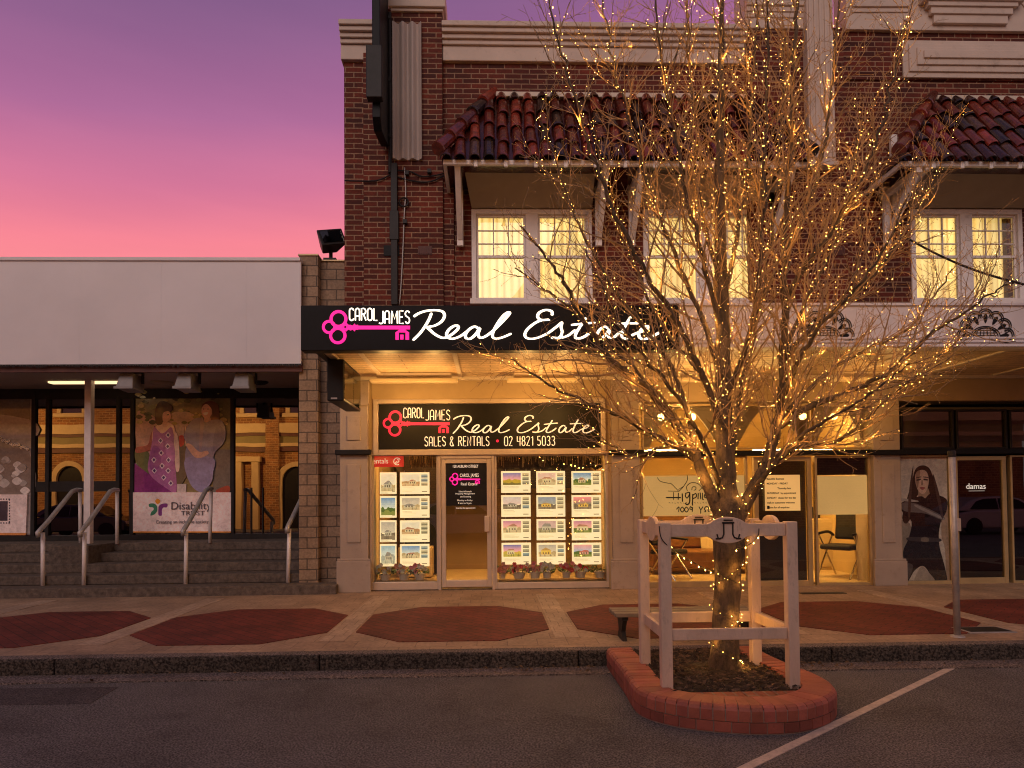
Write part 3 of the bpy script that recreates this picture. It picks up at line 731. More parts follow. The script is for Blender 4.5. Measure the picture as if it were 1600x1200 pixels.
# rooms behind the glass
def room(xa, xb, mat_, depth=3.6, z1=3.35, floor='floorboard'):
    m = MB(); t = .05; Y0 = .02; Y1 = Y0+depth
    m.box(xa-t, xa, Y0, Y1, PZ, z1); m.box(xb, xb+t, Y0, Y1, PZ, z1); m.box(xa-t, xb+t, Y1, Y1+t, PZ, z1); m.box(xa-t, xb+t, Y0, Y1+t, z1, z1+t)
    ro = m.build('shop_interior', M[mat_], BLD)
    MB().box(xa, xb, Y0-.05, Y1, PZ+.004, PZ+.03).build('shop_floor', M[floor], ro)
    return ro
ra = room(pA[1]+.02, pB[0]-.02, 'room', 2.6)
rb = room(pB[1]+.02, pC[1]-.10, 'room_light', 3.2)
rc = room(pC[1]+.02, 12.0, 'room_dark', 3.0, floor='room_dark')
M['blind'] = paint('olive_blind', (.17,.14,.095), .7, .1, 3)
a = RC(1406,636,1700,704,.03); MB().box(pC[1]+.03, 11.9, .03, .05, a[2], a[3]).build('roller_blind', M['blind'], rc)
def roomlamp(ro, x0, x1, y0, y1, z, mm='room_lamp'):
    MB().box(x0, x1, y0, y1, z-.03, z).build('ceiling_lamp', M[mm], ro)
xm = (pA[1]+pB[0])/2; roomlamp(ra, xm-1.3, xm-.2, .42, .72, 3.32); roomlamp(ra, xm+.3, xm+1.4, .42, .72, 3.32)
xm = (pB[1]+pC[0])/2; roomlamp(rb, xm-1.9, xm-.7, .9, 1.2, 2.40, 'salon_lamp'); roomlamp(rb, xm+.5, xm+1.8, .9, 1.2, 2.40, 'salon_lamp')
M['dado'] = paint('brown_dado', (.16,.085,.03), .6, .15, 3)
MB().box(pB[1]+.03, pC[1]-.11, 3.0, 3.2, PZ+.03, 1.45).build('dado', M['dado'], rb)
for rr_ in ((1277,715,1357,742),):
    a = RC(*rr_, GY+.05); MB().box(a[0], a[1], GY+.05, GY+.06, a[2], a[3]).build('valance', M['black_sat'], rb)
rgf = random.Random(8)
for (px0, px1) in ((640,682),(778,946)):
    x0_, x1_ = X_(px0,.08,720), X_(px1,.08,720); m = MB(); x = x0_
    while x < x1_:
        L_ = rgf.uniform(.03,.20); zt_ = Z_(711,.08,800); m.box(x, x+rgf.uniform(.003,.007), .08, .084, zt_-L_, zt_); x += rgf.uniform(.010,.034)
    m.build('curtain_fringe', M['brass'], ra)
# partition and dark curtain heading inside the agency
m = MB(); n = 70
for (px0, px1, pyb) in ((640,684,728),(776,948,733)):
    x0_, x1_ = X_(px0,.12,720), X_(px1,.12,720); zb_, zt_ = Z_(pyb,.12,800), Z_(710,.12,800)
    vs = []
    for i in range(n+1):
        q = i/n; vs += [(x0_+(x1_-x0_)*q, .14+.018*math.sin(q*70), zb_ + .03*math.sin(q*23)*math.sin(q*61)), (x0_+(x1_-x0_)*q, .14+.018*math.sin(q*70), zt_)]
    MB().add(vs, [(2*i,2*i+2,2*i+3,2*i+1) for i in range(n)]).build('valance', M['black_sat'], ra)
a = RC(690,713,768,778,.05)
MB().box(pA[1]+.3, pB[0]-.1, 1.75, 1.8, 1.75, 3.3).box(pA[1]+.3, pA[1]+.9, 1.7, 1.75, PZ+.05, 1.75).build('partition', M['black_sat'], ra)
MB().box(pA[1]+.25, pA[1]+.85, 1.2, 1.65, PZ+.05, .72).build('counter', M['ochre'], ra, bevel=.02)
# display ledge for the flower pots
for r_ in (r1_, r2_):
    MB().box(r_[0], r_[1], GY+.06, GY+.42, PZ+.03, r_[2]+.125).build('display_ledge', M['room'], ra)

# ================================================================== LETTERING
# hand-drawn script strokes, in units where the small "e" is about 80 high (y down)
SCRIPT = [
 [(938,196),(915,250),(870,318),(820,368)],
 [(825,220),(860,198),(910,183),(970,180),(1008,190),(1018,217),(1000,250),(960,275),(915,286),(930,305),(962,332),(1005,352),(1042,344),(1080,318),(1104,292),(1098,276),(1074,280),(1045,302),(1031,330),(1042,352),(1075,357),(1120,340),(1166,306)],
 [(1228,292),(1205,282),(1172,300),(1150,330),(1154,354),(1180,357),(1213,330),(1240,290),(1229,325),(1238,350),(1268,346),(1312,316),(1360,272),(1405,225),(1426,198),(1412,194),(1380,220),(1345,270),(1320,322),(1322,350),(1348,357),(1392,345),(1437,325)],
 [(1690,212),(1688,188),(1652,178),(1612,194),(1600,220),(1622,240),(1672,238),(1620,244),(1580,262),(1535,300),(1520,335),(1540,356),(1592,354),(1660,325),(1722,280),(1752,256),(1746,285),(1753,312),(1745,340),(1720,356),(1684,350),(1740,352),(1790,338),(1836,302)],
 [(1902,226),(1872,272),(1842,320),(1836,349),(1860,356),(1900,340),(1945,308)],
 [(1808,272),(1880,264),(1962,257)],
 [(2042,292),(2016,283),(1985,305),(1970,340),(1985,357),(2015,344),(2050,300),(2041,335),(2052,352),(2082,344),(2118,312)],
 [(2182,220),(2146,280),(2126,330),(2131,354),(2160,354),(2202,330),(2232,318),(2272,306),(2292,288),(2281,279),(2256,290),(2236,320),(2236,350),(2266,360),(2312,345),(2362,318)],
 [(2088,266),(2160,262),(2236,262)]]
# condensed capitals: strokes in a unit box (width .5, height 1, y up)
def arc(cx, cy, rx, ry, a0, a1, n=8): return [(cx+rx*math.cos(rad(a0+(a1-a0)*i/n)), cy+ry*math.sin(rad(a0+(a1-a0)*i/n))) for i in range(n+1)]
CAPS = {
 'C': [arc(.22,.8,.2,.2,10,180)+arc(.22,.2,.2,.2,180,350)],
 'A': [[(0,0),(.0,.55)]+arc(.2,.75,.2,.25,180,0)+[(.4,0)], [(0,.36),(.4,.36)]],
 'R': [[(0,0),(0,1),(.2,1)]+arc(.2,.76,.2,.24,90,-90)+[(0,.52)], [(.18,.52),(.42,0)]],
 'O': [arc(.21,.8,.21,.2,0,180)+arc(.21,.2,.21,.2,180,360)+[(.42,.8)]],
 'L': [[(0,1),(0,0),(.34,0)]],
 'J': [[(.32,1),(.32,.2)]+arc(.12,.16,.2,.17,0,-140)],
 'M': [[(0,0),(.04,1),(.26,.35),(.48,1),(.52,0)]],
 'E': [[(.36,1),(0,1),(0,0),(.36,0)], [(0,.52),(.3,.52)]],
 'S': [arc(.19,.77,.19,.22,20,230)+arc(.19,.25,.19,.25,50,-160)],
 'N': [[(0,0),(0,1),(.4,0),(.4,1)]],
 'T': [[(0,1),(.42,1)], [(.21,1),(.21,0)]],
 '&': [[(.45,0),(.06,.72)]+arc(.2,.82,.14,.17,200,-20)+[(.1,.5)]+arc(.2,.24,.2,.24,130,330)],
 '0': [arc(.2,.8,.2,.2,0,180)+arc(.2,.2,.2,.2,180,360)+[(.4,.8)]],
 '1': [[(.02,.82),(.16,1),(.16,0)]],
 '2': [arc(.19,.8,.19,.2,170,-20)+[(0,0),(.4,0)]],
 '3': [arc(.18,.77,.19,.23,150,-90)+arc(.18,.27,.2,.27,90,-150)],
 '4': [[(.0,1),(0,.45),(.38,.45)], [(.36,1),(.36,0)]],
 '5': [[(.36,1),(.02,1),(.02,.58)]+arc(.17,.3,.21,.3,110,-150)],
 '8': [arc(.2,.76,.17,.24,0,360,14), arc(.2,.27,.2,.27,0,360,14)],
 'B': [[(0,0),(0,1),(.18,1)]+arc(.18,.76,.18,.24,90,-90)+[(0,.52),(.18,.52)]+arc(.18,.26,.21,.26,90,-90)+[(0,0)]],
 'U': [[(0,1),(0,.2)]+arc(.2,.2,.2,.2,180,360)+[(.4,1)]],
 ' ': []}
CW = {'L':.34,'M':.52,'E':.36,'1':.18,'J':.32,' ':.22,'S':.38,'&':.47}
def caps(mb, text, x0, zb, h, x1=None, r=.01, y=0, gap=.17, ys=.4, slant=0):
    wid = sum(CW.get(c,.42)+gap for c in text)-gap
    sxk = h if x1 is None else (x1-x0)/wid
    x = x0
    for c in text:
        for st in CAPS[c]:
            pts = [(x+(p[0]+slant*p[1])*sxk, y, zb+p[1]*h) for p in st]
            mb.tube(pts, r, 5, ys=ys)
        x += (CW.get(c,.42)+gap)*sxk
def script(mb, tf, y, r):
    for st in SCRIPT:
        pts = catmull([(p[0],p[1],0) for p in st], 5)
        n = len(pts); P, R_ = [], []
        for i, p in enumerate(pts):
            x, z = tf(p.x, p.y); P.append((x, y, z))
            d_ = pts[min(i+1,n-1)] - pts[max(i-1,0)]; d_ = d_.normalized() if d_.length else Vector((1,0,0))
            q = .72 + .42*abs(d_.y)                      # thicker on the down strokes
            R_.append(r*q*(.55 if i in (0, n-1) else 1))
        mb.tube(P, R_, 6, ys=.4)
def key_logo(mb, tf, y, k):
    """three-ring key with a house-shaped bit; tf maps logo pixels (photo crop units) to x,z"""
    def ring(cx, cy, ro, ri, yy):
        n = 26; vs = []
        for i in range(n):
            q = 2*math.pi*i/n
            for (r_, yv) in ((ro,yy),(ri,yy),(ri,y+.006),(ro,y+.006)):
                x, z = tf(cx+r_*math.cos(q), cy+r_*math.sin(q)); vs.append((x,yv,z))
        fs = []
        for i in range(n):
            j = (i+1)%n
            for a_ in range(4): fs.append((4*i+a_, 4*i+(a_+1)%4, 4*j+(a_+1)%4, 4*j+a_))
        mb.add(vs, fs)
    ring(356,234,56,37,y-.006); ring(297,284,44,27,y-.0085); ring(352,338,54,36,y-.011)
    def poly(pts, yy): mb.prism([tf(*p) for p in pts], yy, y+.006)
    for (a_, b_) in (((376,284),(397,262)),((397,262),(420,284)),((420,284),(397,306)),((397,306),(376,284))):
        dx, dy = b_[0]-a_[0], b_[1]-a_[1]; L_ = math.hypot(dx,dy); nx, ny = -dy/L_*9, dx/L_*9
        poly([(a_[0]+nx,a_[1]+ny),(b_[0]+nx,b_[1]+ny),(b_[0]-nx,b_[1]-ny),(a_[0]-nx,a_[1]-ny)], y-.004)
    poly([(415,272),(430,270),(446,276),(455,262),(464,272),(478,270),(478,302),(464,300),(455,312),(446,300),(430,306),(415,298)], y-.005)
    poly([(476,276),(803,276),(803,299),(476,299)], y-.0065)
    poly([(712,318),(733,303),(733,364),(712,364)], y-.006); poly([(775,303),(797,318),(797,364),(775,364)], y-.0061); poly([(733,299.5),(775,299.5),(775,318),(733,318)], y-.0055)
    poly([(742,332),(762,332),(762,362),(742,362)], y-.006)
def text_mesh(name, s, x, z, h, y, m, parent, align='LEFT', sx=1.0, bold=.0):
    cu = bpy.data.curves.new('lettering', 'FONT'); cu.body = s; cu.size = h*1.38; cu.align_x = align; cu.extrude = .001; cu.resolution_u = 3; cu.offset = bold
    tmp = bpy.data.objects.new('lettering', cu); COL.objects.link(tmp)
    dg = bpy.context.evaluated_depsgraph_get(); me = bpy.data.meshes.new_from_object(tmp.evaluated_get(dg))
    bpy.data.objects.remove(tmp); bpy.data.curves.remove(cu)
    me.transform(Matrix.Translation((x, y, z)) @ Matrix.Rotation(rad(90), 4, 'X') @ Matrix.Diagonal((sx,1,1,1)))
    me.materials.clear(); me.materials.append(m); me.name = name
    o = bpy.data.objects.new(name, me); COL.objects.link(o); o.parent = parent
    t = Vector((0,0,0)); p = parent
    while p is not None: t += p.location; p = p.parent
    o.location = -t
    return o

# ---- long black fascia sign
SY0 = AY - .03
a = RC(470,477,1061,547,SY0)
sg = thing('fascia_sign', 'long black awning sign with lit pink key and glowing white script', 'sign', ((a[0]+a[1])/2, SY0, a[2]))
m = MB().box(a[0], a[1], SY0, AY+.155, a[2], a[3])
m.build('sign_board', M['black'], sg, bevel=.006)
def tf1(x, y): p = W(440+x/4, 440+y/4, SY0); return p.x, p.z
m = MB(); key_logo(m, tf1, SY0, 1); m.build('key_emblem', M['pink_lit'], sg)
m = MB(); script(m, tf1, SY0-.006, .0165); m.build('lettering', M['white_lit'], sg, smooth=True)
m = MB()
xa, zb_ = tf1(424,243); xb, zt_ = tf1(598,168); caps(m, 'CAROL', xa, zb_, zt_-zb_, xb, r=.0085, y=SY0-.004)
xa, zb_ = tf1(612,262); xb, zt_ = tf1(800,184); caps(m, 'JAMES', xa, zb_, zt_-zb_, xb, r=.0085, y=SY0-.004)
m.build('lettering', M['white_lit'], sg)
# ---- transom sign over the shop door
TY = GY-.05
a = RC(592,631,938,702,TY)
s2 = thing('transom_sign', 'black sign with red key, cream script and phone number above the shop door', 'sign', ((a[0]+a[1])/2, TY, a[2]))
MB().box(a[0]+.001, a[1]-.001, TY, TY+.05, a[2]+.001, a[3]-.001).build('sign_board', M['black_sat'], s2)
def tf2k(x, y):
    p = W(440+(634+(x-255)*(1050-634)/(803-255))/4, 440+(808+(y-182)*(968-808)/(392-182))/4, TY); return p.x, p.z
m = MB(); key_logo(m, tf2k, TY, 1); m.build('key_emblem', M['red_lit'], s2)
def tf2s(x, y):
    p = W(700+(30+(x-820)*(918-30)/(2362-820))/4, 440+(838+(y-180)*(944-838)/(357-180))/4, TY); return p.x, p.z
m = MB(); script(m, tf2s, TY-.004, .0115); m.build('lettering', M['cream_lit'], s2, smooth=True)
def c2(x, y): p = W(440+x/4, 440+y/4, TY); return p.x, p.z
m = MB()
for (tx, xa, ya, xb, yb) in (('CAROL',762,790,890,852),('JAMES',902,803,1052,865),('SALES & RENTALS',895,970,1297,1026),('02 4821 5033',1393,968,1709,1024)):
    x0, z1_ = c2(xa, ya); x1, z0_ = c2(xb, yb); caps(m, tx, x0, z0_, z1_-z0_, x1, r=.0075, y=TY-.004, gap=.2)
m.build('lettering', M['cream_lit'], s2)
x, z = c2(1349, 996); m = MB(); m.lathe([(.0,0),(.022,0),(.022,.006),(0,.006)], n=12); m.v = [(x+v[0], TY-.002-v[2], z+v[1]) for v in m.v]; m.build('red_dot', M['red_lit'], s2)
# ---- vertical blade sign high on the left
p = W(590,60,-.6)
bs = thing('blade_sign', 'tall black projecting sign at the top corner of the brick building', 'sign', (W(592,200,-.55).x, -.15, W(592,205,-.55).z))
xA, xB = W(606,100,-.3).x, W(606,100,-.3).x
bx = bs.location.x
zA, zB = Z_(205,-.9,585), Z_(-120,-.9,585)
MB().prismx([(-1.02,zA+.15),(-.90,zA),(-.22,zA+.12),(-.22,zB),(-1.02,zB)], bx-.02, bx+.10).build('sign_panel', M['black'], bs, bevel=.01)
za, zb_ = Z_(152,-1.15,590), Z_(70,-1.15,590)
MB().box(bx-.085, bx+.145, -1.16, -1.021, za, zb_).build('sign_box', M['dark'], bs, bevel=.012)
m = MB(); xx = W(606,150,-.35).x
m.tube([(bx+.12,-.20,Z_(270,-.2,607)), (bx+.12,-.20,Z_(20,-.2,607))], .03, 8)
for zz in (zA+.3, zA+1.2, zA+2.2): m.box(bx+.0, bx+.14, -.24, -.121, zz-.03, zz+.03)
m.build('mounting_pole', M['dark'], bs, smooth=False)
# ---- black box sign under the awning end
ux0, ux1 = W(511,600,-2.0).x, W(537,600,-2.0).x; uz0 = Z_(626,-2.0,525)
us = thing('hanging_sign', 'unlit black box sign hung under the left end of the awning', 'sign', ((ux0+ux1)/2, -1.4, uz0))
MB().box(ux0, ux1, -2.0, -.85, uz0, azb-.0).build('sign_box', M['black_sat'], us, bevel=.012)
m = MB(); 
for (ya, yb) in ((-1.97,-1.44),(-1.41,-.88)): m.box(ux1+.0005, ux1+.006, ya, yb, uz0+.03, azb-.04)
m.build('sign_face', M['dim_glass'], us)
MB().box(ux0+.05, ux0+.13, -2.006, -2.0005, uz0+.02, uz0+.04).build('maker_plate', M['steel'], us)

# ---- door notice panel
a = RC(697,722,761,790,GY-.02)
dn = MB(); Yd = rd_ and GY-.028
MB().box(a[0], a[1], Yd, Yd+.006, a[2], a[3]).build('door_film', M['black_sat'], d1)
def dc(x, y): p = W(570+x/5.217, 700+y/5.217, Yd-.003); return p.x, p.z
m = MB()
def tfd(x, y):
    q = W(570+(690+(x-255)*(940-690)/(803-255))/5.217, 700+(205+(y-182)*(305-205)/(392-182))/5.217, Yd-.002); return q.x, q.z
key_logo(m, tfd, Yd-.001, 1); m.build('key_emblem', M['pink_lit'], d1)
for (tx, cx, yb, h, xw) in (('128 AUBURN STREET',820,160,24,.70),('CAROL JAMES',852,236,30,.62),('Real Estate',850,304,24,.95),('Sales & Rentals',818,360,13,1.0),('Property Management',818,378,13,1.0),('and Leasing',822,402,14,1.0),('Monday to Friday',815,432,13,1.0),('9 am to 5 pm',815,456,15,1.0),('Saturday by appointment',822,494,13,.9)):
    x, z = dc(cx, yb); text_mesh('lettering', tx, x, z, h/5.217/102*1.0, Yd-.004, M['grey_lit'], d1, 'CENTER', xw)
# red notice and street number strip in the narrow window
a = RC(579,713,632,730,.0)
rn = thing('red_notice', 'red reversed printed strip at the top corner of the narrow shop window', 'notice', (a[0], -.1, a[2]))
MB().box(a[0], a[1], -.11, -.10, a[2], a[3]).build('strip', glow('red_strip', (.75,.03,.02), .55), rn)
text_mesh('lettering', 'rentals', a[0]+.01, a[2]+.055, .085, -.113, M['cream_lit'], rn, 'LEFT', .9)
m = MB(); q = ((a[1]-.10), a[2]+.085)
m.tube([(q[0]+.055*math.cos(t), -.113, q[1]+.055*math.sin(t)) for t in [i*math.pi/6 for i in range(1,11)]], .007, 5); m.tube([(q[0]+.03*math.sin(i*.9), -.113, q[1]+.03*math.cos(i*.7)) for i in range(8)], .007, 5)
m.build('emblem', M['cream_lit'], rn)

# ---- backlit listing cards
CARDY = .0
def card(px0, py0, px1, py1, label, sky, land, house, portrait=False, seed=0):
    rg = random.Random(seed); Yc = .02
    x0, x1, z0, z1 = RC(px0, py0, px1, py1, Yc); w, h = x1-x0, z1-z0
    t = thing('listing_card', label, 'card', ((x0+x1)/2, Yc, z0), 'backlit listing cards in the agency windows')
    MB().box(x0, x1, Yc, Yc+.012, z0, z1).build('panel', M['card'], t, bevel=.003)
    m = MB(); L = [0]
    def ly(): L[0] += 1; return Yc - .0008*L[0] - .001
    def rect(u0, v0, u1, v1, c): y_ = ly(); m.box(x0+w*u0, x0+w*u1, y_, Yc-.0002, z1-h*v1, z1-h*v0, c)
    def pol(pts, c): y_ = ly(); m.prism([(x0+w*u, z1-h*v) for u, v in pts], y_, Yc-.0002, c)
    u0, v0, u1, v1 = (.08,.08,.92,.88) if portrait else (.06,.09,.67,.64)
    nb = 6
    for k in range(nb):
        f = k/(nb-1); c = tuple(sky[0][i]*(1-f)+sky[1][i]*f for i in range(3)); rect(u0, v0+(v1-v0)*.62*k/nb, u1, v0+(v1-v0)*.62*(k+1)/nb+.002, c)
    hz = v0+(v1-v0)*.6
    pts = [(u0,v1),(u0,hz)] + [(u0+(u1-u0)*i/8, hz+(v1-v0)*rg.uniform(-.14,.10)) for i in range(1,8)] + [(u1,hz),(u1,v1)]
    pol(pts, land[0])
    pts = [(u0,v1),(u0,hz+(v1-v0)*.2)] + [(u0+(u1-u0)*i/6, hz+(v1-v0)*rg.uniform(.08,.26)) for i in range(1,6)] + [(u1,hz+(v1-v0)*.2),(u1,v1)]
    pol(pts, land[1])
    if house:
        cx = u0+(u1-u0)*rg.uniform(.4,.6); hw = (u1-u0)*rg.uniform(.2,.32); hb = hz+(v1-v0)*.2
        st_h = rg.choice([.16,.22,.22,.34]); pol([(cx-hw,hb),(cx-hw,hb-(v1-v0)*st_h),(cx+hw,hb-(v1-v0)*st_h),(cx+hw,hb)], house[0])
        ra_, rb_, rh_ = rg.uniform(-.8,.1), rg.uniform(.15,.9), rg.uniform(.10,.26); pol([(cx-hw*1.15,hb-(v1-v0)*(st_h-.01)),(cx+hw*ra_,hb-(v1-v0)*(st_h+rh_)),(cx+hw*rb_,hb-(v1-v0)*(st_h+rh_*rg.uniform(.7,1))),(cx+hw*1.15,hb-(v1-v0)*(st_h-.01))], house[1])
        if rg.random() < .5: pol([(cx+hw*.1,hb),(cx+hw*.1,hb-(v1-v0)*.2),(cx+hw*.45,hb-(v1-v0)*.36),(cx+hw*.8,hb-(v1-v0)*.2),(cx+hw*.8,hb)], tuple(v*.85 for v in house[0]))
        for k in range(3): rect(cx-hw*.7+hw*.55*k, hb-(v1-v0)*.17, cx-hw*.45+hw*.55*k, hb-(v1-v0)*.04, (.12,.09,.06))
        for k in range(5):
            q = rg.uniform(u0+.02, u1-.06); pol([(q,v1-.02),(q+.02,hb-(v1-v0)*rg.uniform(0,.2)),(q+.05,v1-.01)], tuple(c*.6 for c in land[1]))
    m.build('picture', M['print_lit'], t)
    m = MB(); L[0] = 0
    if not portrait:
        for k in range(3):
            c = rg.choice([(.35,.33,.25),(.55,.45,.30),(.30,.38,.42),(.45,.40,.28)]); c2_ = tuple(v*.55 for v in c)
            rect(.72, .10+.185*k, .94, .10+.185*k+.15, c); rect(.73, .10+.185*k+.08, .93, .10+.185*k+.14, c2_)
    for k in range(2 if portrait else 4):
        vv = (.91 if portrait else .70)+.055*k; rect(.08, vv, rg.uniform(.4,.62), vv+.016, (.45,.40,.30))
    rect(.74, .86, .92, .90, (.25,.2,.15))
    m.build('thumbnails', M['print_lit'], t)
    m = MB(); m.tube([(x0+w*.15,Yc+.006,z1),(x0+w*.15,Yc+.006,z1+.035)], .005, 5); m.tube([(x1-w*.15,Yc+.006,z1),(x1-w*.15,Yc+.006,z1+.035)], .005, 5)
    m.build('hanger', M['steel'], t)
M['card'] = glow('backlit_card', (1.0,.77,.40), 1.05, (.8,.72,.55), noise=.10)
PINK = ((.55,.25,.40),(.95,.50,.45)); BLUE = ((.18,.32,.60),(.65,.72,.75)); PALE = ((.75,.70,.62),(.85,.78,.66)); GREY = ((.5,.45,.42),(.65,.58,.5)); VIO = ((.25,.22,.50),(.95,.45,.50))
GRN = ((.10,.16,.04),(.25,.28,.08)); YEL = ((.55,.38,.05),(.20,.17,.05)); SAND = ((.50,.38,.22),(.62,.50,.32)); DK = ((.16,.13,.10),(.28,.22,.16)); 
HC = ((.75,.62,.42),(.45,.22,.15)); HG = ((.6,.55,.45),(.3,.27,.25)); HY = ((.85,.55,.12),(.5,.3,.1))
rows = [(738,772),(775,809),(813,847),(850,885)]
nar = [('portrait card of a pale building, topmost in the narrow window',PALE,SAND,HG),('portrait card with blue sky over a green paddock',BLUE,GRN,None),('portrait card with dark railings under grey sky, below the green paddock card',GREY,DK,HG),('portrait card of a blue-tinted building at the narrow column bottom',((.35,.5,.65),(.7,.75,.75)),((.4,.42,.4),(.5,.5,.42)),HG)]
wid = [('wide card of an orange veranda interior, top of the narrow window',PALE,((.5,.3,.15),(.7,.5,.3)),HC),('wide card of a streetscape, directly under the veranda card',GREY,SAND,HG),('wide card of a brown terrace row, above the beige hills card',PALE,((.45,.25,.12),(.6,.42,.25)),HC),('wide card of beige hills under blue sky beside the door',BLUE,SAND,HC)]
for k in range(4):
    card(593.5,rows[k][0],619.5,rows[k][1],nar[k][0],*nar[k][1:],portrait=True,seed=k)
    card(625,rows[k][0],671,rows[k][1],wid[k][0],*wid[k][1:],seed=10+k)
rows = [(736,770),(773.5,807.5),(811,844),(848,882)]
colx = [(783,829),(838,883),(893,939)]
big = [[('card of a violet sunset over a yellow field',VIO,YEL,None),('card of a low house under pale pink sky, top row middle',((.7,.5,.5),(.85,.6,.5)),SAND,HC),('card of a pale villa between dark green trees under blue sky',BLUE,GRN,HC)],
 [('card of a grey rocky yard in the second row beside the door',((.6,.55,.6),(.8,.6,.6)),DK,HG),('card of a golden lit house at dusk, second row middle',((.3,.35,.5),(.4,.4,.4)),DK,HY),('card of a golden gable house with pink sky strip',((.9,.3,.35),(.3,.25,.2)),DK,HY)],
 [('card of a long low roof under pink sky, third row beside the door',PINK,SAND,HC),('card of a grey brown cottage, third row middle',((.6,.4,.42),(.7,.5,.5)),((.3,.26,.18),(.4,.34,.2)),HG),('card of a cream cottage with green garden under pink sky',PINK,GRN,HC)],
 [('card of pink sky over a bright yellow lawn, bottom row beside the door',VIO,((.6,.45,.08),(.5,.42,.1)),HC),('card of an orange glowing porch, bottom row middle',GREY,SAND,HY),('card of a red gabled house on a green slope',((.8,.4,.45),(.4,.5,.7)),GRN,((.7,.35,.3),(.5,.15,.12)))]]
for r_ in range(4):
    for c_ in range(3): card(colx[c_][0]+r_*.25,rows[r_][0],colx[c_][1]+r_*.25,rows[r_][1],big[r_][c_][0],*big[r_][c_][1:],seed=30+r_*3+c_)

# ---- flower pots on the display ledge
def flower_pot(px, w_, petals, label, seed, pyb=909):
    rg = random.Random(seed); Yp = GY+.20; zl = r1_[2]+.125
    x = X_(px, Yp, 900); t = thing('flower_pot', label, 'pot plant', (x, Yp, zl), 'flower pots along the shop window ledge')
    s = w_/98*1.12
    m = MB(); m.lathe([(s*.36,0),(s*.5,.085),(s*.53,.09),(s*.53,.105),(s*.44,.10),(s*.42,.08)], n=16); m.build('pot', M['pot'], t, smooth=False, local=True)
    m = MB()
    for i in range(110):
        an = rg.uniform(0, 6.28); rr = s*.75*math.sqrt(rg.random()); z = .09 + rg.random()*.13*(1.2-rr/s)
        c = Vector((rr*math.cos(an), rr*math.sin(an)*.8, z)); d_ = Vector((math.cos(an)*.8, math.sin(an)*.8, rg.uniform(-.2,.9))).normalized(); sd_ = d_.orthogonal().normalized(); L_ = rg.uniform(.03,.055); ww = L_*.35
        k = rg.uniform(.5,1.5); m.add([c, c+d_*L_*.5+sd_*ww, c+d_*L_, c+d_*L_*.5-sd_*ww], [(0,1,2,3)], (k, k*rg.uniform(.85,1.1), k*.8))
    m.build('foliage', M['leaf'], t, local=True)
    if petals:
        m = MB()
        for i in range(11):
            an = rg.uniform(0, 6.28); rr = s*.72*math.sqrt(rg.random()); c = Vector((rr*math.cos(an), -.055-rr*abs(math.sin(an))*.55, .125+rg.random()*.12)); col_ = rg.choice(petals)
            for k in range(7):
                q = k*2*math.pi/7+rg.random()*.4; d_ = Vector((math.cos(q), -.35, math.sin(q))).normalized(); r_ = rg.uniform(.030,.044); sd_ = d_.cross(Vector((0,-1,0))).normalized()
                m.add([c, c+d_*r_*.6+sd_*r_*.45, c+d_*r_*1.15+Vector((0,-.004,0)), c+d_*r_*.6-sd_*r_*.45], [(0,1,2,3)], tuple(v*rg.uniform(.8,1.1) for v in col_))
        m.build('flowers', M['petal'], t, local=True)
PK, RD, WH, CO, YL = (.90,.30,.32), (.85,.07,.08), (.90,.85,.68), (.90,.40,.26), (.85,.58,.08)
for i, (px, w_, pe, lb) in enumerate([(602,15,[WH,YL],'potted cream flowers beside the sunflower'),(631,15,[WH,CO],'potted pale flowers between cream and pink pots in narrow window'),(656,16,[PK,PK,WH],'potted pink flowers nearest the door in the narrow window'),
  (785,10,[CO,CO],'potted coral flowers just right of the shop door'),(811,18,[RD,CO,WH],'potted red and cream flowers in a wide pot, second from the door'),(836,15,[CO,PK],'potted coral and pink flowers under the orange porch card'),
  (855,13,[WH],'potted white flowers at the middle of the wide window'),(885,13,[RD,PK],'potted large pink blooms beside the white flowers'),(907,16,[RD,WH],'potted red and white flowers under the gabled house card'),(937,15,[],'potted green plant without blooms at the window corner')]):
    flower_pot(px, w_, pe, lb, 70+i)
x = X_(584, GY+.2, 900)
sf = thing('sunflower', 'golden sunflower head leaning in the lower window corner', 'flower', (x, GY+.2, r1_[2]+.1))
m = MB(); c = Vector((0,-.03,.10))
for k in range(22):
    q = k*2*math.pi/22; d_ = Vector((math.cos(q), -.25, math.sin(q))).normalized(); sd_ = d_.cross(Vector((0,-1,0))).normalized()
    m.add([c+d_*.03, c+d_*.06+sd_*.012, c+d_*.085, c+d_*.06-sd_*.012], [(0,1,2,3)], YL)
m.build('petals', M['petal'], sf, local=True)
m = MB(); m.lathe([(.04,0),(.038,.012),(.02,.02)], n=14); m.v = [(v[0], -.03-v[2], .10+v[1]) for v in m.v]; m.build('disc', M['bark'], sf, local=True)
MB().tube([(0,-.02,.09),(.01,.0,.05),(.0,.02,0)], .007, 6).build('stem', M['leaf'], sf, local=True)

# ================================================================== SALON AND DARK SHOP CONTENTS
def film(rect, Y, mat_, name, parent):
    x0, x1, z0, z1 = RC(*rect, Y); return MB().box(x0, x1, Y, Y+.003, z0, z1).build(name, mat_, parent)
M['frost_lit'] = glow('frosted_glow', (1.0,.55,.16), .50, (.58,.43,.24), noise=.15, nscale=1.5)
fl = film((1005,743,1165,806), GY+.012, M['frost_lit'], 'frosted_band', BLD)
film((1277,743,1357,804), GY+.012, M['frost_lit'], 'frosted_band', BLD)
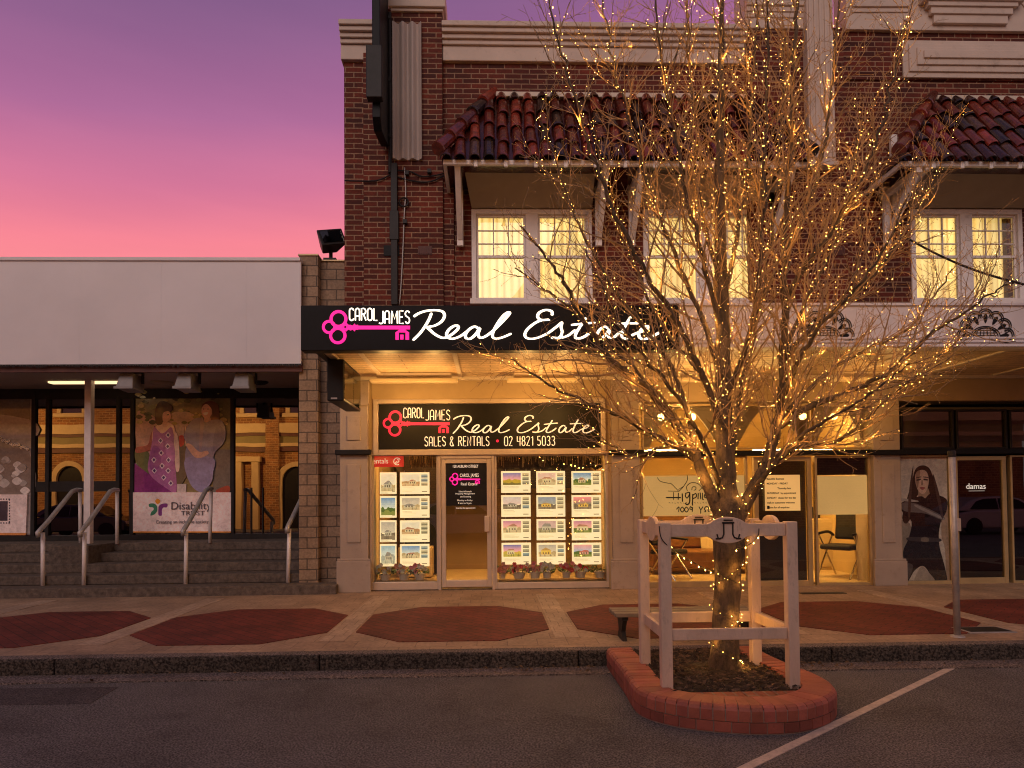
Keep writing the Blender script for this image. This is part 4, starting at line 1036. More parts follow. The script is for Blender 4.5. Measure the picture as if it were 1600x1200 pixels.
# hand lettering on the frosted band
FYY = GY-.012
def s3(x, y): p = W(980+x/5, 690+y/5, FYY); return (p.x, FYY, p.z)
m = MB()
def stroke(pts, r, sm=True): m.tube([s3(q.x,q.y) for q in (catmull([(p[0],p[1],0) for p in pts],5) if sm else [Vector((p[0],p[1],0)) for p in pts])], r, 5, ys=.3)
for pts, r in (([(302,437),(420,437)],.010),([(362,395),(362,455)],.006),([(400,400),(398,455)],.008),([(430,405),(432,470)],.010),([(452,405),(488,398),(470,440),(455,425),(460,408)],.009),([(488,400),(488,470),(470,492),(452,480)],.011),
    ([(512,410),(510,500)],.010),([(512,420),(535,405),(540,430),(515,445)],.009),([(555,402),(553,450)],.009),([(570,398),(575,450)],.009),([(588,400),(588,448),(598,450)],.008),([(600,425),(622,420),(608,410),(602,432),(630,445)],.008),([(637,425),(640,450)],.007),
    ([(318,386),(405,388)],.005),([(405,388),(440,350),(470,300),(468,262)],.006),([(440,350),(400,375)],.005),([(470,385),(465,350),(500,322),(555,330),(600,380)],.006),([(505,380),(510,355),(535,355),(535,375),(520,380)],.006),([(560,385),(590,360),(630,370)],.005),([(235,280),(260,310),(320,325),(345,330),(400,385)],.005)):
    stroke(pts, r)
for tx, cx in (('1',395),('0',425),('0',457),('9',497)):
    pass
for pts in ([(385,530),(405,510),(402,550)],[(430,510),(445,530),(430,550),(416,530),(430,510)],[(462,510),(478,530),(462,550),(448,530),(462,510)],[(508,520),(495,508),(490,525),(508,528),(510,512),(508,548)],[(560,508),(575,530),(592,508)],[(575,530),(574,562)],[(603,548),(614,544),(604,525),(616,508),(634,515),(632,540),(642,548)],[(650,530),(668,548),(690,540)]): stroke(pts, .008)
for i in range(14): q = 325+i*22; stroke([(q,480),(q+6,474+(i%3)*3),(q+11,482)], .0035, False)
m.build('window_lettering', M['black_sat'], fl)
# arched pelmets behind the transom lights
for (xa, xb, ea, eb) in ((1003,1131,1013,1124),(1134,1267,1150,1255),(1270,1360,1272,1352)):
    x0, x1, z0, z1 = RC(xa, 630, xb, 703, GY+.16); e0, e1 = X_(ea,GY+.16,690), X_(eb,GY+.16,690)
    top = [(e0+(e1-e0)*i/20, z0+.02+(z1-z0)*.88*math.sin(math.pi*i/20)) for i in range(21)]
    pv, pf = [], []
    for (xx, zz) in top: pv += [(xx, GY+.16, zz), (xx, GY+.16, z1), (xx, GY+.19, zz), (xx, GY+.19, z1)]
    for i in range(20): pf += [(4*i,4*i+4,4*i+5,4*i+1), (4*i+2,4*i+3,4*i+7,4*i+6), (4*i,4*i+2,4*i+6,4*i+4)]
    m = MB().add(pv, pf); m.box(x0, e0, GY+.16, GY+.19, z0, z1); m.box(e1, x1, GY+.16, GY+.19, z0, z1)
    m.build('pelmet', M['tan'], rb)
# notice board on the salon door
a = RC(1195,742,1250,798,GY-.05)
nb = thing('notice_sheet', 'pale notice sheet with lines of black print on the salon door', 'notice', ((a[0]+a[1])/2, GY-.05, a[2]))
MB().box(a[0], a[1], GY-.056, GY-.048, a[2], a[3]).build('sheet', M['frost_lit'], nb)
rg = random.Random(4); lines = ['Beautiful Business','MONDAY - FRIDAY','Thursday late','SATURDAY  by appointment','SUNDAY  closed for the day','walk in customers welcome','Phone for all enquiries']
for k, tx in enumerate(lines):
    zz = a[3]-.075-(a[3]-a[2]-.10)*k/6.2
    text_mesh('print_line', tx, a[0]+.03 if k != 2 else a[0]+.2, zz, .030, GY-.058, M['black_sat'], nb, 'LEFT', .95, .0008)
MB().box(a[0]+.03, a[0]+.07, GY-.0575, GY-.0565, a[2]+.03, a[2]+.08).build('emblem', M['black_sat'], nb)
# furniture
def salon_chair(px, py, Y, rz, label, sc=1.0):
    p = W(px, py, Y); t = thing('salon_chair', label, 'chair', (p.x, Y, PZ+.03), 'salon chairs'); t.rotation_euler = (0,0,rz); t.scale = (sc,)*3
    MB().box(-.24,.24,-.22,.24,.42,.50).build('seat', M['black_sat'], t, bevel=.03, local=True)
    m = MB(); m.obox((0,.25,.78),(1,0,0),(0,1,-.15),(0,.15,1),.22,.03,.22); m.build('backrest', M['black_sat'], t, bevel=.03, local=True)
    for s in (-1,1):
        MB().tube(catmull([(s*.27,.26,.62),(s*.27,.1,.68),(s*.27,-.2,.66)],4), .022, 8).build('armrest', M['black_sat'], t, smooth=True, local=True)
        MB().tube([(s*.27,-.18,.66),(s*.25,.28,.0)], .014, 8).build('leg', M['chrome'], t, local=True)
        MB().tube([(s*.27,.22,.62),(s*.25,-.28,.0)], .014, 8).build('leg', M['chrome'], t, local=True)
salon_chair(1316, 880, .62, rad(-55), 'black salon chair with chrome crossed legs behind the window right of the salon door', 1.12)
salon_chair(1046, 880, .7, rad(42), 'black armchair with chrome legs behind the white tree guard')
p = W(1100, 890, 1.5)
so = thing('sofa', 'low brown sofa inside the salon behind the tree guard', 'sofa', (p.x, 1.6, PZ+.03))
MB().box(-.8,.8,-.35,.4,.12,.42).build('seat', M['brown_leather'], so, bevel=.04, local=True)
MB().box(-.8,.8,.28,.48,.421,.80).build('backrest', M['brown_leather'], so, bevel=.05, local=True)
for s in (-1,1):
    MB().box(s*.9-.1,s*.9+.1,-.38,.45,.10,.60).build('arm', M['brown_leather'], so, bevel=.04, local=True)
    MB().box(s*.75-.03,s*.75+.03,-.3,-.24,0,.12).build('leg', M['chrome'], so, local=True)
MB().obox((.25,.24,.58),(1,0,0),(0,1,-.2),(0,.2,1),.2,.01,.2).build('cushion_card', M['frost'], so, local=True)
p = W(1225, 880, 1.2)
ct = thing('reception_cabinet', 'pale cabinet standing inside the salon beside the crossed leg chair', 'cabinet', (W(1286,880,1.9).x, 2.0, PZ+.03))
m = MB().box(-.28,.28,-.25,.25,0,.95); m.build('carcass', M['frost'], ct, bevel=.01, local=True)
MB().box(-.25,.25,-.265,-.2505,.5,.9).box(-.25,.25,-.265,-.2505,.06,.46).build('door', M['frost'], ct, bevel=.006, local=True)
MB().box(rd2[0]+.17, rd2[1]+.12, .30, .34, PZ+.03, 2.22).build('screen', M['room_dark'], rb)
MB().box(rd2[0]-1.9, rd2[0]-.3, 2.6, 2.64, PZ+.03, 1.5).build('screen', M['brown_leather'], rb)
# poster of a woman in black in the dark shop window
def poly_print(m, pts, ox, oy, s, Y, lay, c, smooth=True):
    P = [(ox+x/s, oy+y/s, 0) for x, y in pts]
    if smooth: P = [(p.x, p.y) for p in catmull(P, 4, True)]
    else: P = [(p[0], p[1]) for p in P]
    P = [W(x, y, Y) for x, y in P]
    m.prism([(p.x, p.z) for p in P], Y - .0003*lay, Y - .0001, c)
PY = GY+.03
a = RC(1406,712,1484,911,PY)
fp = thing('window_poster', 'tall window poster of a long haired woman dressed in black', 'poster', ((a[0]+a[1])/2, PY, a[2]))
m = MB().box(a[0], a[1], PY, PY+.004, a[2], a[3], (.62,.55,.47))
L = 0
def pw(pts, c, sm=True):
    global L; L += 1; poly_print(m, pts, 1250, 440, 2.4, PY, L, c, sm)
pw([(372,650),(552,650),(552,700),(372,730)], (.66,.59,.50), False)
pw([(372,910),(420,930),(400,1128),(372,1128)], (.30,.25,.20))
pw([(434,702),(458,689),(484,699),(500,735),(514,780),(532,822),(549,872),(538,912),(520,880),(508,840),(494,806),(470,800),(442,800),(432,830),(418,880),(398,908),(383,886),(396,830),(411,780),(423,735)], (.030,.020,.016))
pw([(445,770),(478,770),(488,830),(450,840)], (.40,.27,.19))
pw([(436,716),(458,706),(476,716),(483,748),(474,784),(458,797),(441,780),(432,745)], (.64,.45,.34))
pw([(436,716),(450,710),(446,745),(441,775),(434,750)], (.36,.23,.16))
pw([(438,742),(452,739),(452,744),(438,747)], (.05,.03,.03)); pw([(464,739),(478,741),(478,746),(464,744)], (.05,.03,.03))
pw([(436,734),(453,731),(453,734),(437,737)], (.07,.04,.03)); pw([(463,731),(480,733),(479,736),(463,734)], (.07,.04,.03))
pw([(457,742),(462,760),(454,763)], (.34,.21,.15)); pw([(448,773),(458,770),(469,773),(459,781)], (.36,.10,.09))
pw([(536,830),(556,855),(564,1000),(562,1120),(550,1120),(543,1000),(530,950)], (.44,.31,.22))
pw([(448,805),(470,812),(490,795),(548,815),(548,862),(528,900),(520,950),(524,1000),(540,1060),(550,1125),(505,1127),(480,1085),(458,1066),(428,1085),(402,1127),(398,1080),(386,1015),(408,960),(418,900),(388,872),(380,830)], (.016,.013,.014))
pw([(458,1068),(478,1086),(505,1127),(432,1127),(440,1090)], (.42,.36,.30))
pw([(376,812),(436,820),(438,826),(378,822)], (.40,.36,.32)); pw([(384,830),(440,834),(536,880),(530,893),(470,870),(390,860)], (.15,.13,.125)); pw([(440,838),(534,884),(530,890),(438,848)], (.33,.30,.28))
pw([(410,958),(518,962),(518,976),(412,972)], (.06,.05,.05)); pw([(455,960),(480,961),(480,975),(455,974)], (.22,.18,.14))
pw([(400,1060),(424,1068),(402,1120)], (.08,.07,.07)); pw([(424,690),(418,790),(412,880),(404,880),(408,790)], (.075,.05,.04)); pw([(498,720),(522,800),(536,880),(528,880),(510,800)], (.065,.042,.035))
m.build('printed_sheet', M['print'], fp)
c = W(1250+660/2.4, 440+775/2.4, GY-.02); text_mesh('lettering', 'damas', c.x, c.z-.01, .095, GY-.02, M['grey_lit'], d3, 'CENTER', 1.0)
MB().box(c.x-.12, c.x+.14, GY-.020, GY-.0185, c.z-.045, c.z-.04).build('underline', M['grey_lit'], d3)
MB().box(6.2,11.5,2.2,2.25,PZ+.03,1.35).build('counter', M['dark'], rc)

# ================================================================== LOW BUILDING ON THE LEFT
LB = thing('low_building', 'low flat roofed building with broad pale canopy, tinted glazing and entrance steps', 'building', (-6.5, .5, PZ))
LX0 = -16.0
lfY = -.25; a = RC(-20,404,470,570,lfY); LX1 = a[1]
m = MB(); xx = LX1; seams = [LX1] + [X_(v, lfY, 480) for v in (385,252,125,-5,-130)] + [LX0]
for i in range(len(seams)-1): m.box(seams[i+1]+.0004, seams[i]-.0004, lfY, lfY+.06, a[2], a[3]-.04)
fo = m.build('canopy_fascia', M['fascia'], LB)
MB().box(LX0, LX1, lfY-.03, lfY+.5, a[3]-.039, a[3]+.015).build('canopy_capping', M['fascia'], fo, bevel=.008)
# ragged dark drip edge under the fascia
rg = random.Random(2); m = MB(); x = LX0
while x < LX1-.01:
    w_ = rg.uniform(.015,.04); h_ = rg.uniform(.02,.06); m.add([(x,lfY-.004,a[2]+.01),(x+w_,lfY-.004,a[2]+.01),(x+w_*rg.uniform(.3,.9),lfY-.004,a[2]-h_)], [(0,2,1)]); x += w_*.7
m.build('drip_edge', M['dark'], fo)
gz = 1.95
MB().box(LX0, LX1, lfY+.061, lfY+.12, a[2]-.10, a[2]+.05).build('canopy_board', M['maroon'], fo)
sz = Z_(606, gz-.1, 300)
M['lsoffit'] = paint('canopy_soffit', (.42,.34,.30), .6, .12, 2)
MB().add([(LX0,lfY+.12,a[2]-.06),(LX1,lfY+.12,a[2]-.06),(LX1,gz,sz),(LX0,gz,sz),(LX0,lfY+.12,a[2]+.02),(LX1,lfY+.12,a[2]+.02),(LX1,gz,sz+.08),(LX0,gz,sz+.08)], [(0,3,2,1),(4,5,6,7),(0,1,5,4),(1,2,6,5),(2,3,7,6),(3,0,4,7)]).build('canopy_soffit', M['lsoffit'], LB)
MB().box(LX0, LX1, .3, 6, a[3]-.25, a[3]-.05).build('roof', M['dark'], LB)
def lsz(y): return a[2]-.06 + (sz-(a[2]-.06))*(y-(lfY+.12))/(gz-(lfY+.12))
p, q = W(76,594,1.0), W(188,594,1.0); zz = lsz(1.05)
MB().box(p.x, q.x, .98, 1.12, zz-.03, zz-.001).build('ceiling_tube', M['left_lamp'], LB)
p = W(253,594,1.1); m = MB(); m.lathe([(.0,-.06),(.10,-.05),(.18,-.02),(.19,.01)], (p.x, 1.1, lsz(1.1)), 18); m.build('ceiling_dome', M['tan'], LB, smooth=True)
p = W(405,594,1.1); m = MB(); m.lathe([(.0,-.06),(.10,-.05),(.15,-.02),(.16,.01)], (p.x, 1.1, lsz(1.1)), 18); m.build('ceiling_dome', M['dark'], LB, smooth=True)
# brown brick pier between the two buildings
b1, b2, b3 = X_(467,-.12,660), X_(497,-.12,660), X_(538,.06,660)
zt1 = Z_(400,-.12,480)
m = MB().box(b1, b2, -.12, 6, PZ-.03, zt1); m.box(b2, b3+.02, .06, 6, PZ-.03, zt1-.03); 
m.build('brick_pier', M['brown_brick'], LB, bevel=.006)
MB().box(b1-.01, b2+.008, -.14, .4, zt1+.0005, zt1+.03).box(b2+.009, BX0-.005, .03, .4, zt1-.029, zt1-.002).build('pier_coping', M['brass'], LB, bevel=.006)
# steps
NS = 5; m = MB()
sx1 = b1-.001
for k in range(NS):
    y0 = -.48+.40*k; y1 = y0+.40 if k < NS-1 else gz+.3
    z0 = PZ+.142*k
    xr = X_(527,-.4,925) if k == 0 else sx1
    if k == 0: m.box(LX0, xr, y0, -.13, PZ-.03, z0+.142); m.box(LX0, sx1, -.13, gz+.3, PZ-.03, z0+.142-.003)
    else: m.box(LX0, xr, y0, gz+.3, z0, z0+.142-.003*0)
ZL = PZ+.142*NS
st = m.build('steps', M['concrete'], LB, bevel=.014)
cx0, cx1 = X_(97,.7,870), X_(157,.7,870)
MB().box(cx0, cx1, .35, 1.6, PZ, ZL+.012).build('step_cheek', M['concrete'], LB, bevel=.014)
# canopy post
p = W(140,700,.9); MB().box(p.x-.06, p.x+.05, .84, .95, ZL, lsz(.9)+.02).build('canopy_post', M['rail_white'], LB, bevel=.006)
# glazing: mullions, tinted panes, sill
zg0, zg1 = ZL+.10, sz
MB().box(LX0, b1, gz-.05, gz+.08, ZL-.02, zg0).build('glazing_sill', M['dark'], LB)
mull = [-190, -95, 54, 76, 186, 208, 364, 470]
m = MB()
for v in mull: x = X_(v, gz, 720); m.box(x-.035, x+.035, gz-.05, gz+.07, zg0, zg1)
m.box(LX0, b1+.2, gz-.045, gz+.065, Z_(623,gz,300), Z_(607,gz,300)+.02)
x0_, x1_ = X_(54,gz,720), X_(208,gz,720)
z2 = Z_(768,gz,130); z1_ = Z_(752,gz,130); m.box(x0_+.036, X_(186,gz,720)-.036, gz-.03, gz-.01, z2, z1_)
for v in (393,411): x = X_(v, gz, 790); m.box(x-.012, x+.012, gz-.03, gz-.01, zg0, Z_(762,gz,400))
m.build('glazing_frame', M['dark'], LB, bevel=.004)
for i in range(len(mull)-1):
    x0_, x1_ = X_(mull[i],gz,720)+.035, X_(mull[i+1],gz,720)-.035
    MB().box(x0_, x1_, gz-.004, gz+.004, zg0, Z_(623,gz,300)).build('pane', M['dark_glass'], LB)
MB().box(LX0, b1, gz+1.2, gz+1.3, ZL, 4.0).box(LX0, b1, gz+.1, gz+1.2, ZL-.01, ZL+.005).build('inner_wall', M['room_dark'], LB)
# handrails
def handrail(pf, ptf, pb, ptb, label, Yf=-.12, Yb=1.12):
    f0, f1 = W(*pf, Yf), W(*ptf, Yf); g0, g1 = W(*pb, Yb), W(*ptb, Yb)
    zf = PZ+.142 if Yf < -.08 else PZ+.284
    t = thing('handrail', label, 'handrail', (f0.x, Yf, zf-.01), 'handrails on the entrance steps')
    MB().tube([(f0.x,Yf,zf-.01),(f1.x,Yf,f1.z)], .030, 10).build('post', M['rail_white'], t, smooth=True)
    MB().tube([(g0.x,Yb,ZL-.02),(g1.x,Yb,g1.z)], .030, 10).build('post', M['rail_white'], t, smooth=True)
    m = MB(); A, B = Vector((f1.x,Yf-.10,f1.z-.04)), Vector((g1.x,Yb-.22,g1.z+.01))
    P = [(f1.x,Yf-.10,f1.z-.06),(f1.x,Yf-.12,f1.z+.0),(f1.x,Yf-.05,f1.z+.05)] + [tuple(Vector((f1.x,Yf,f1.z+.07)).lerp(B, i/6)) for i in range(1,7)] + [(g1.x,Yb-.10,g1.z+.04),(g1.x,Yb+.03,g1.z+.035)]
    m.tube(P, .036, 10); m.build('rail', M['steel'], t, smooth=True)
handrail((67,917),(67,832),(126,848),(125,769),'pale posted handrail on the steps, nearest the grey cloud poster')
handrail((131,917),(132,832),(183,847),(183,769),'handrail on the steps directly beside the white canopy post')
handrail((290,915),(291,830),(328,846),(330,767),'handrail on the steps in front of the poster of two women')
handrail((450,912),(452,826),(480,846),(486,760),'handrail against the brown brick pier')
# floodlights under the canopy and one on the pier
def flood(px, py, label, Y=.15):
    p = W(px, py, Y); t = thing('floodlight', label, 'floodlight', (p.x, Y, p.z+.2), 'floodlights under the canopy')
    w0, w1, zb_, zt_ = .135, .10, p.z-.13, p.z+.12
    m = MB().add([(p.x-w0,Y-.28,zb_),(p.x+w0,Y-.28,zb_),(p.x+w0,Y+.10,zb_-.02),(p.x-w0,Y+.10,zb_-.02),(p.x-w1,Y-.20,zt_),(p.x+w1,Y-.20,zt_),(p.x+w1,Y+.12,zt_),(p.x-w1,Y+.12,zt_)], [(0,3,2,1),(4,5,6,7),(0,1,5,4),(1,2,6,5),(2,3,7,6),(3,0,4,7)])
    m.build('housing', M['flood'], t, bevel=.012)
    MB().box(p.x-w0-.012, p.x+w0+.012, Y-.30, Y-.27, zb_-.012, zb_+.03).build('rim', M['flood'], t, bevel=.005)
    MB().box(p.x-.02, p.x+.02, Y, Y+.05, zt_-.02, lsz(Y)+.02).box(p.x-w0-.03,p.x-w0+.0,Y-.02,Y+.03,p.z-.02,zt_+.04).box(p.x+w0,p.x+w0+.03,Y-.02,Y+.03,p.z-.02,zt_+.04).build('bracket', M['dark'], t, bevel=.005)
flood(208,598,'grey floodlight under the canopy nearest the white post'); flood(297,598,'grey floodlight under the canopy above the two women poster'); flood(385,598,'grey floodlight under the canopy nearest the brick pier')
p = W(515,398,.15)
pf = thing('floodlight', 'black floodlight tilted up on top of the brown brick pier', 'floodlight', (p.x, .15, zt1))
q = W(512,380,.1); m = MB()
ax_ = Vector((1,.55,.30)).normalized(); az_ = Vector((-.40,.25,1)).normalized(); ay_ = az_.cross(ax_).normalized()
c0 = Vector((q.x+.04,.1,q.z)); 
fr = [c0 + ax_*sx_*.21 + az_*sz_*.15 - ay_*.16 for sx_, sz_ in ((-1,-1),(1,-1),(1,1),(-1,1))]; bk = [c0 + ax_*sx_*.12 + az_*sz_*.07 + ay_*.16 for sx_, sz_ in ((-1,-1),(1,-1),(1,1),(-1,1))]
m.add(fr+bk, [(0,1,2,3),(7,6,5,4),(0,4,5,1),(1,5,6,2),(2,6,7,3),(3,7,4,0)]); m.build('housing', M['dark'], pf, bevel=.015, recalc=True)
m = MB(); m.add([c0 + ax_*sx_*.17 + az_*sz_*.11 + ay_*-.163 for sx_, sz_ in ((-1,-1),(1,-1),(1,1),(-1,1))]+[c0 + ax_*sx_*.17 + az_*sz_*.11 + ay_*-.175 for sx_, sz_ in ((-1,-1),(1,-1),(1,1),(-1,1))], [(0,1,2,3),(7,6,5,4),(0,4,5,1),(1,5,6,2),(2,6,7,3),(3,7,4,0)]); m.build('lens', M['dim_glass'], pf, recalc=True)
MB().tube([(q.x+.04,.15,zt1-.02),(q.x+.04,.14,q.z)], .03, 8).box(q.x-.06,q.x+.14,.05,.25,zt1-.03,zt1+.035).build('base', M['dark'], pf)

# ---- posters in the left glazing
PGY = gz-.03
def poster_sheet(rect): 
    a = RC(*rect, PGY); return a
a = RC(212,612,361,833,PGY)
wp = thing('window_poster', 'window poster of two women talking above a white charity panel', 'poster', ((a[0]+a[1])/2, PGY, a[2]))
m = MB().box(a[0], a[1], PGY, PGY+.004, a[2], a[3], (.16,.13,.06)); L = 0
def p2(pts, c, sm=True):
    global L; L += 1; poly_print(m, pts, 190, 580, 4.0, PGY, L, c, sm)
rg = random.Random(9)
p2([(88,125),(390,125),(390,300),(88,330)], (.20,.17,.08), False)
p2([(100,250),(250,330),(260,480),(170,560),(100,540)], (.42,.27,.20)); p2([(300,270),(450,270),(440,420),(300,430)], (.40,.30,.22)); p2([(540,125),(690,125),(690,500),(590,500)], (.12,.11,.05), False); p2([(580,490),(688,490),(688,758),(570,758)], (.10,.10,.09), False)
for i in range(70):
    cx, cy, r_ = rg.uniform(95,680), rg.uniform(125,330), rg.uniform(8,26)
    p2([(cx-r_,cy),(cx,cy-r_*.6),(cx+r_,cy),(cx,cy+r_*.6)], rg.choice([(.30,.25,.09),(.10,.10,.04),(.38,.30,.14),(.06,.06,.03),(.20,.19,.07)]))
for q in range(5): p2([(385+q*14,350),(391+q*14,345),(393+q*14,470),(385+q*14,470)], (.55,.43,.33), False)
p2([(95,480),(170,510),(175,640),(95,570)], (.10,.12,.05)); p2([(86,575),(170,640),(330,756),(84,756)], (.16,.02,.14), False); p2([(300,430),(400,430),(420,640),(350,756),(320,756)], (.10,.08,.05), False); p2([(350,705),(408,705),(406,756),(352,756)], (.45,.38,.36), False)
p2([(362,410),(390,405),(395,455),(368,470)], (.40,.03,.02)); p2([(600,740),(670,715),(675,756),(600,756)], (.25,.04,.03))
p2([(330,380),(358,420),(366,600),(345,625),(334,520)], (.60,.45,.38)); p2([(200,380),(218,450),(190,490),(100,512),(98,476),(165,462),(185,400)], (.33,.10,.07))
p2([(222,345),(258,322),(300,322),(334,350),(336,430),(310,420),(260,400),(210,420),(196,440),(196,385)], (.58,.38,.29))
p2([(232,200),(270,188),(318,216),(316,252),(292,262),(258,330),(222,332),(212,262)], (.045,.022,.02)); p2([(264,262),(300,252),(311,275),(309,302),(286,320),(262,310)], (.52,.31,.23)); p2([(262,318),(285,318),(290,345),(262,348)], (.50,.30,.22))
p2([(205,350),(214,352),(258,390),(308,352),(316,352),(330,400),(330,520),(345,650),(345,757),(300,742),(176,640),(180,520),(196,440)], (.30,.10,.26)); p2([(200,470),(250,500),(240,600),(180,610)], (.22,.06,.22)); p2([(280,440),(328,450),(336,560),(290,540)], (.38,.15,.33))
for (dx, dy) in ((295,400),(248,435),(293,470),(252,512),(207,555),(298,555),(258,592),(210,622),(296,622),(268,665),(313,700)):
    p2([(dx-17,dy),(dx,dy-19),(dx+17,dy),(dx,dy+19)], (.62,.50,.58), False); p2([(dx-10,dy),(dx,dy-12),(dx+10,dy),(dx,dy+12)], (.07,.03,.12), False)
p2([(517,203),(560,188),(605,210),(616,280),(614,370),(590,392),(565,330),(540,290),(506,235)], (.11,.04,.028)); p2([(506,232),(535,206),(568,240),(564,280),(532,298),(509,276)], (.52,.31,.23)); p2([(515,262),(545,258),(538,274),(522,274)], (.80,.62,.55))
for ex in (518,545): p2([(ex-5,238),(ex,235),(ex+5,238),(ex,241)], (.05,.03,.03))
p2([(290,272),(300,270),(300,275),(291,277)], (.05,.03,.03)); p2([(522,295),(558,290),(560,325),(525,325)], (.50,.30,.22))
p2([(440,312),(500,292),(530,322),(575,305),(632,312),(655,380),(640,452),(582,520),(578,640),(562,700),(505,757),(432,700),(402,540),(412,460),(395,400)], (.19,.18,.25)); p2([(500,300),(520,325),(505,480),(490,480)], (.25,.20,.24)); p2([(404,545),(578,545),(575,640),(560,700),(505,755),(432,700)], (.20,.19,.32)); p2([(600,340),(650,380),(636,450),(590,500),(575,470)], (.15,.14,.20))
p2([(410,455),(440,458),(490,503),(540,498),(547,520),(500,542),(460,536),(418,482)], (.50,.29,.21))
p2([(78,757),(688,757),(688,1000),(78,1000)], (.60,.50,.49), False); p2([(78,1000),(688,1000),(688,1008),(78,1008)], (.55,.22,.05), False)
p2([(178,830),(205,826),(226,840),(230,868),(215,892),(188,902),(192,880),(206,866),(204,852),(180,848)], (.03,.15,.09)); p2([(292,828),(262,828),(240,842),(236,870),(238,900),(258,900),(258,868),(268,852),(290,850)], (.14,.03,.16)); p2([(232,796),(250,812),(232,831),(216,812)], (.60,.24,.03))
m.build('printed_sheet', M['print'], wp)
def pt2(x, y): p = W(190+x/4, 580+y/4, PGY); return p.x, p.z
M['ink'] = paint('grey_ink', (.10,.08,.10), .5, .1, 5)
x, z = pt2(314, 864); text_mesh('lettering', 'Disability', x, z, .145, PGY-.056, M['ink'], wp, 'LEFT', 1.0)
x, z = pt2(378, 900); text_mesh('lettering', 'TRUST', x, z, .085, PGY-.056, M['ink'], wp, 'LEFT', 1.25)
x, z = pt2(222, 952); text_mesh('lettering', 'Creating an inclusive society', x, z, .066, PGY-.056, M['ink'], wp, 'LEFT', .92)
a = RC(-95,612,51,836,PGY)
gp = thing('window_poster', 'grey cloud poster with lace pattern at the left edge of the glazing', 'poster', ((a[0]+a[1])/2, PGY, a[2]))
m = MB().box(a[0], a[1], PGY, PGY+.004, a[2], a[3], (.20,.18,.18)); L = 0
def p3(pts, c, sm=True):
    global L; L += 1; poly_print(m, pts, 0, 580, 4.0, PGY, L, c, sm)
p3([(-370,130),(190,130),(190,330),(-370,360)], (.085,.075,.075), False); p3([(-370,250),(180,300),(185,420),(-370,380)], (.24,.22,.23)); p3([(-370,420),(40,440),(185,520),(180,770),(-370,770)], (.13,.115,.11))
for i in range(46):
    cx, cy, r_ = rg.uniform(-360,170), rg.uniform(520,755), rg.uniform(14,42); k = rg.uniform(.12,.48); p3([(cx-r_,cy),(cx,cy-r_*.8),(cx+r_,cy),(cx,cy+r_*.8)], (k,k*.94,k*.92))
for i in range(30):
    cx = -200+i*13; cy = 400+max(0,(cx+60))*.38+rg.uniform(-14,14); p3([(cx-9,cy),(cx,cy-9),(cx+9,cy),(cx,cy+9)], (.50,.42,.34)); p3([(cx-4,cy),(cx,cy-4),(cx+4,cy),(cx,cy+4)], (.18,.15,.13))
p3([(-370,770),(178,770),(168,1010),(-370,1010)], (.55,.47,.47), False); p3([(-370,1010),(168,1010),(168,1024),(-370,1024)], (.45,.18,.06), False); p3([(-60,812),(57,812),(55,935),(-60,935)], (.03,.03,.05), False)
for i in range(9):
    for (xx, yy) in ((68,805+i*17),(-70+i*17,800),(-70+i*17,948)): p3([(xx-3,yy-4),(xx+3,yy-4),(xx+3,yy+4),(xx-3,yy+4)], (.03,.03,.05), False)
m.build('printed_sheet', M['print'], gp)

# ================================================================== BUILDING ACROSS THE STREET (seen mirrored in the glazing)
OY = -22.0; VY = 2*gz - OY                        # its front, and where the glazing shows it
M['obrick'] = brickmat('old_brick', (.34,.15,.05), (.20,.09,.04), (.40,.25,.12), bw=.32, rh=.12, ms=.02)
M['ocream'] = paint('old_cream', (.52,.38,.20), .6, .1, 2)
M['olive'] = paint('old_olive', (.20,.16,.06), .6, .1, 2)
OB = thing('corner_building', 'ornate brick building across the street mirrored in the tinted glazing', 'building', (-4, OY, 0))
def rv(px0, py0, px1, py1):
    a, b = W(px0, py0, VY), W(px1, py1, VY); return a.x, b.x, b.z, a.z
MB().box(-34, 26, OY-8, OY, 0, 9.5).build('brick_wall', M['obrick'], OB)
def band(pa, pb, mat_, pr):
    _, _, z0, z1 = rv(300, pa, 400, pb); MB().box(-34, 26, OY, OY+pr, z0, z1).build('string_course', M[mat_], OB)
band(663,677,'ocream',.25); band(677.5,682,'maroon',.18); band(682.5,692.5,'olive',.10); band(693,698,'ocream',.22); band(698.5,706,'maroon',.14)
def owin(px0, py0, px1, py1):
    x0, x1, z0, z1 = rv(px0, py0, px1, py1); f = .22
    m = MB().box(x0, x0+f, OY+.001, OY+.14, z0, z1).box(x1-f, x1, OY+.001, OY+.14, z0, z1).box(x0+f, x1-f, OY+.001, OY+.14, z1-f, z1).box(x0-.15, x1+.15, OY+.001, OY+.24, z0-.22, z0-.001)
    fo = m.build('window', M['ocream'], OB, bevel=.02); MB().box(x0+f, x1-f, OY+.002, OY+.04, z0, z1-f).build('pane', M['dim_glass'], fo)
for r_ in ((92,600,136,646),(-40,600,4,646),(376,600,411,646),(447,600,492,646),(250,600,290,646),(560,600,600,646),(660,600,700,646)): owin(*r_)
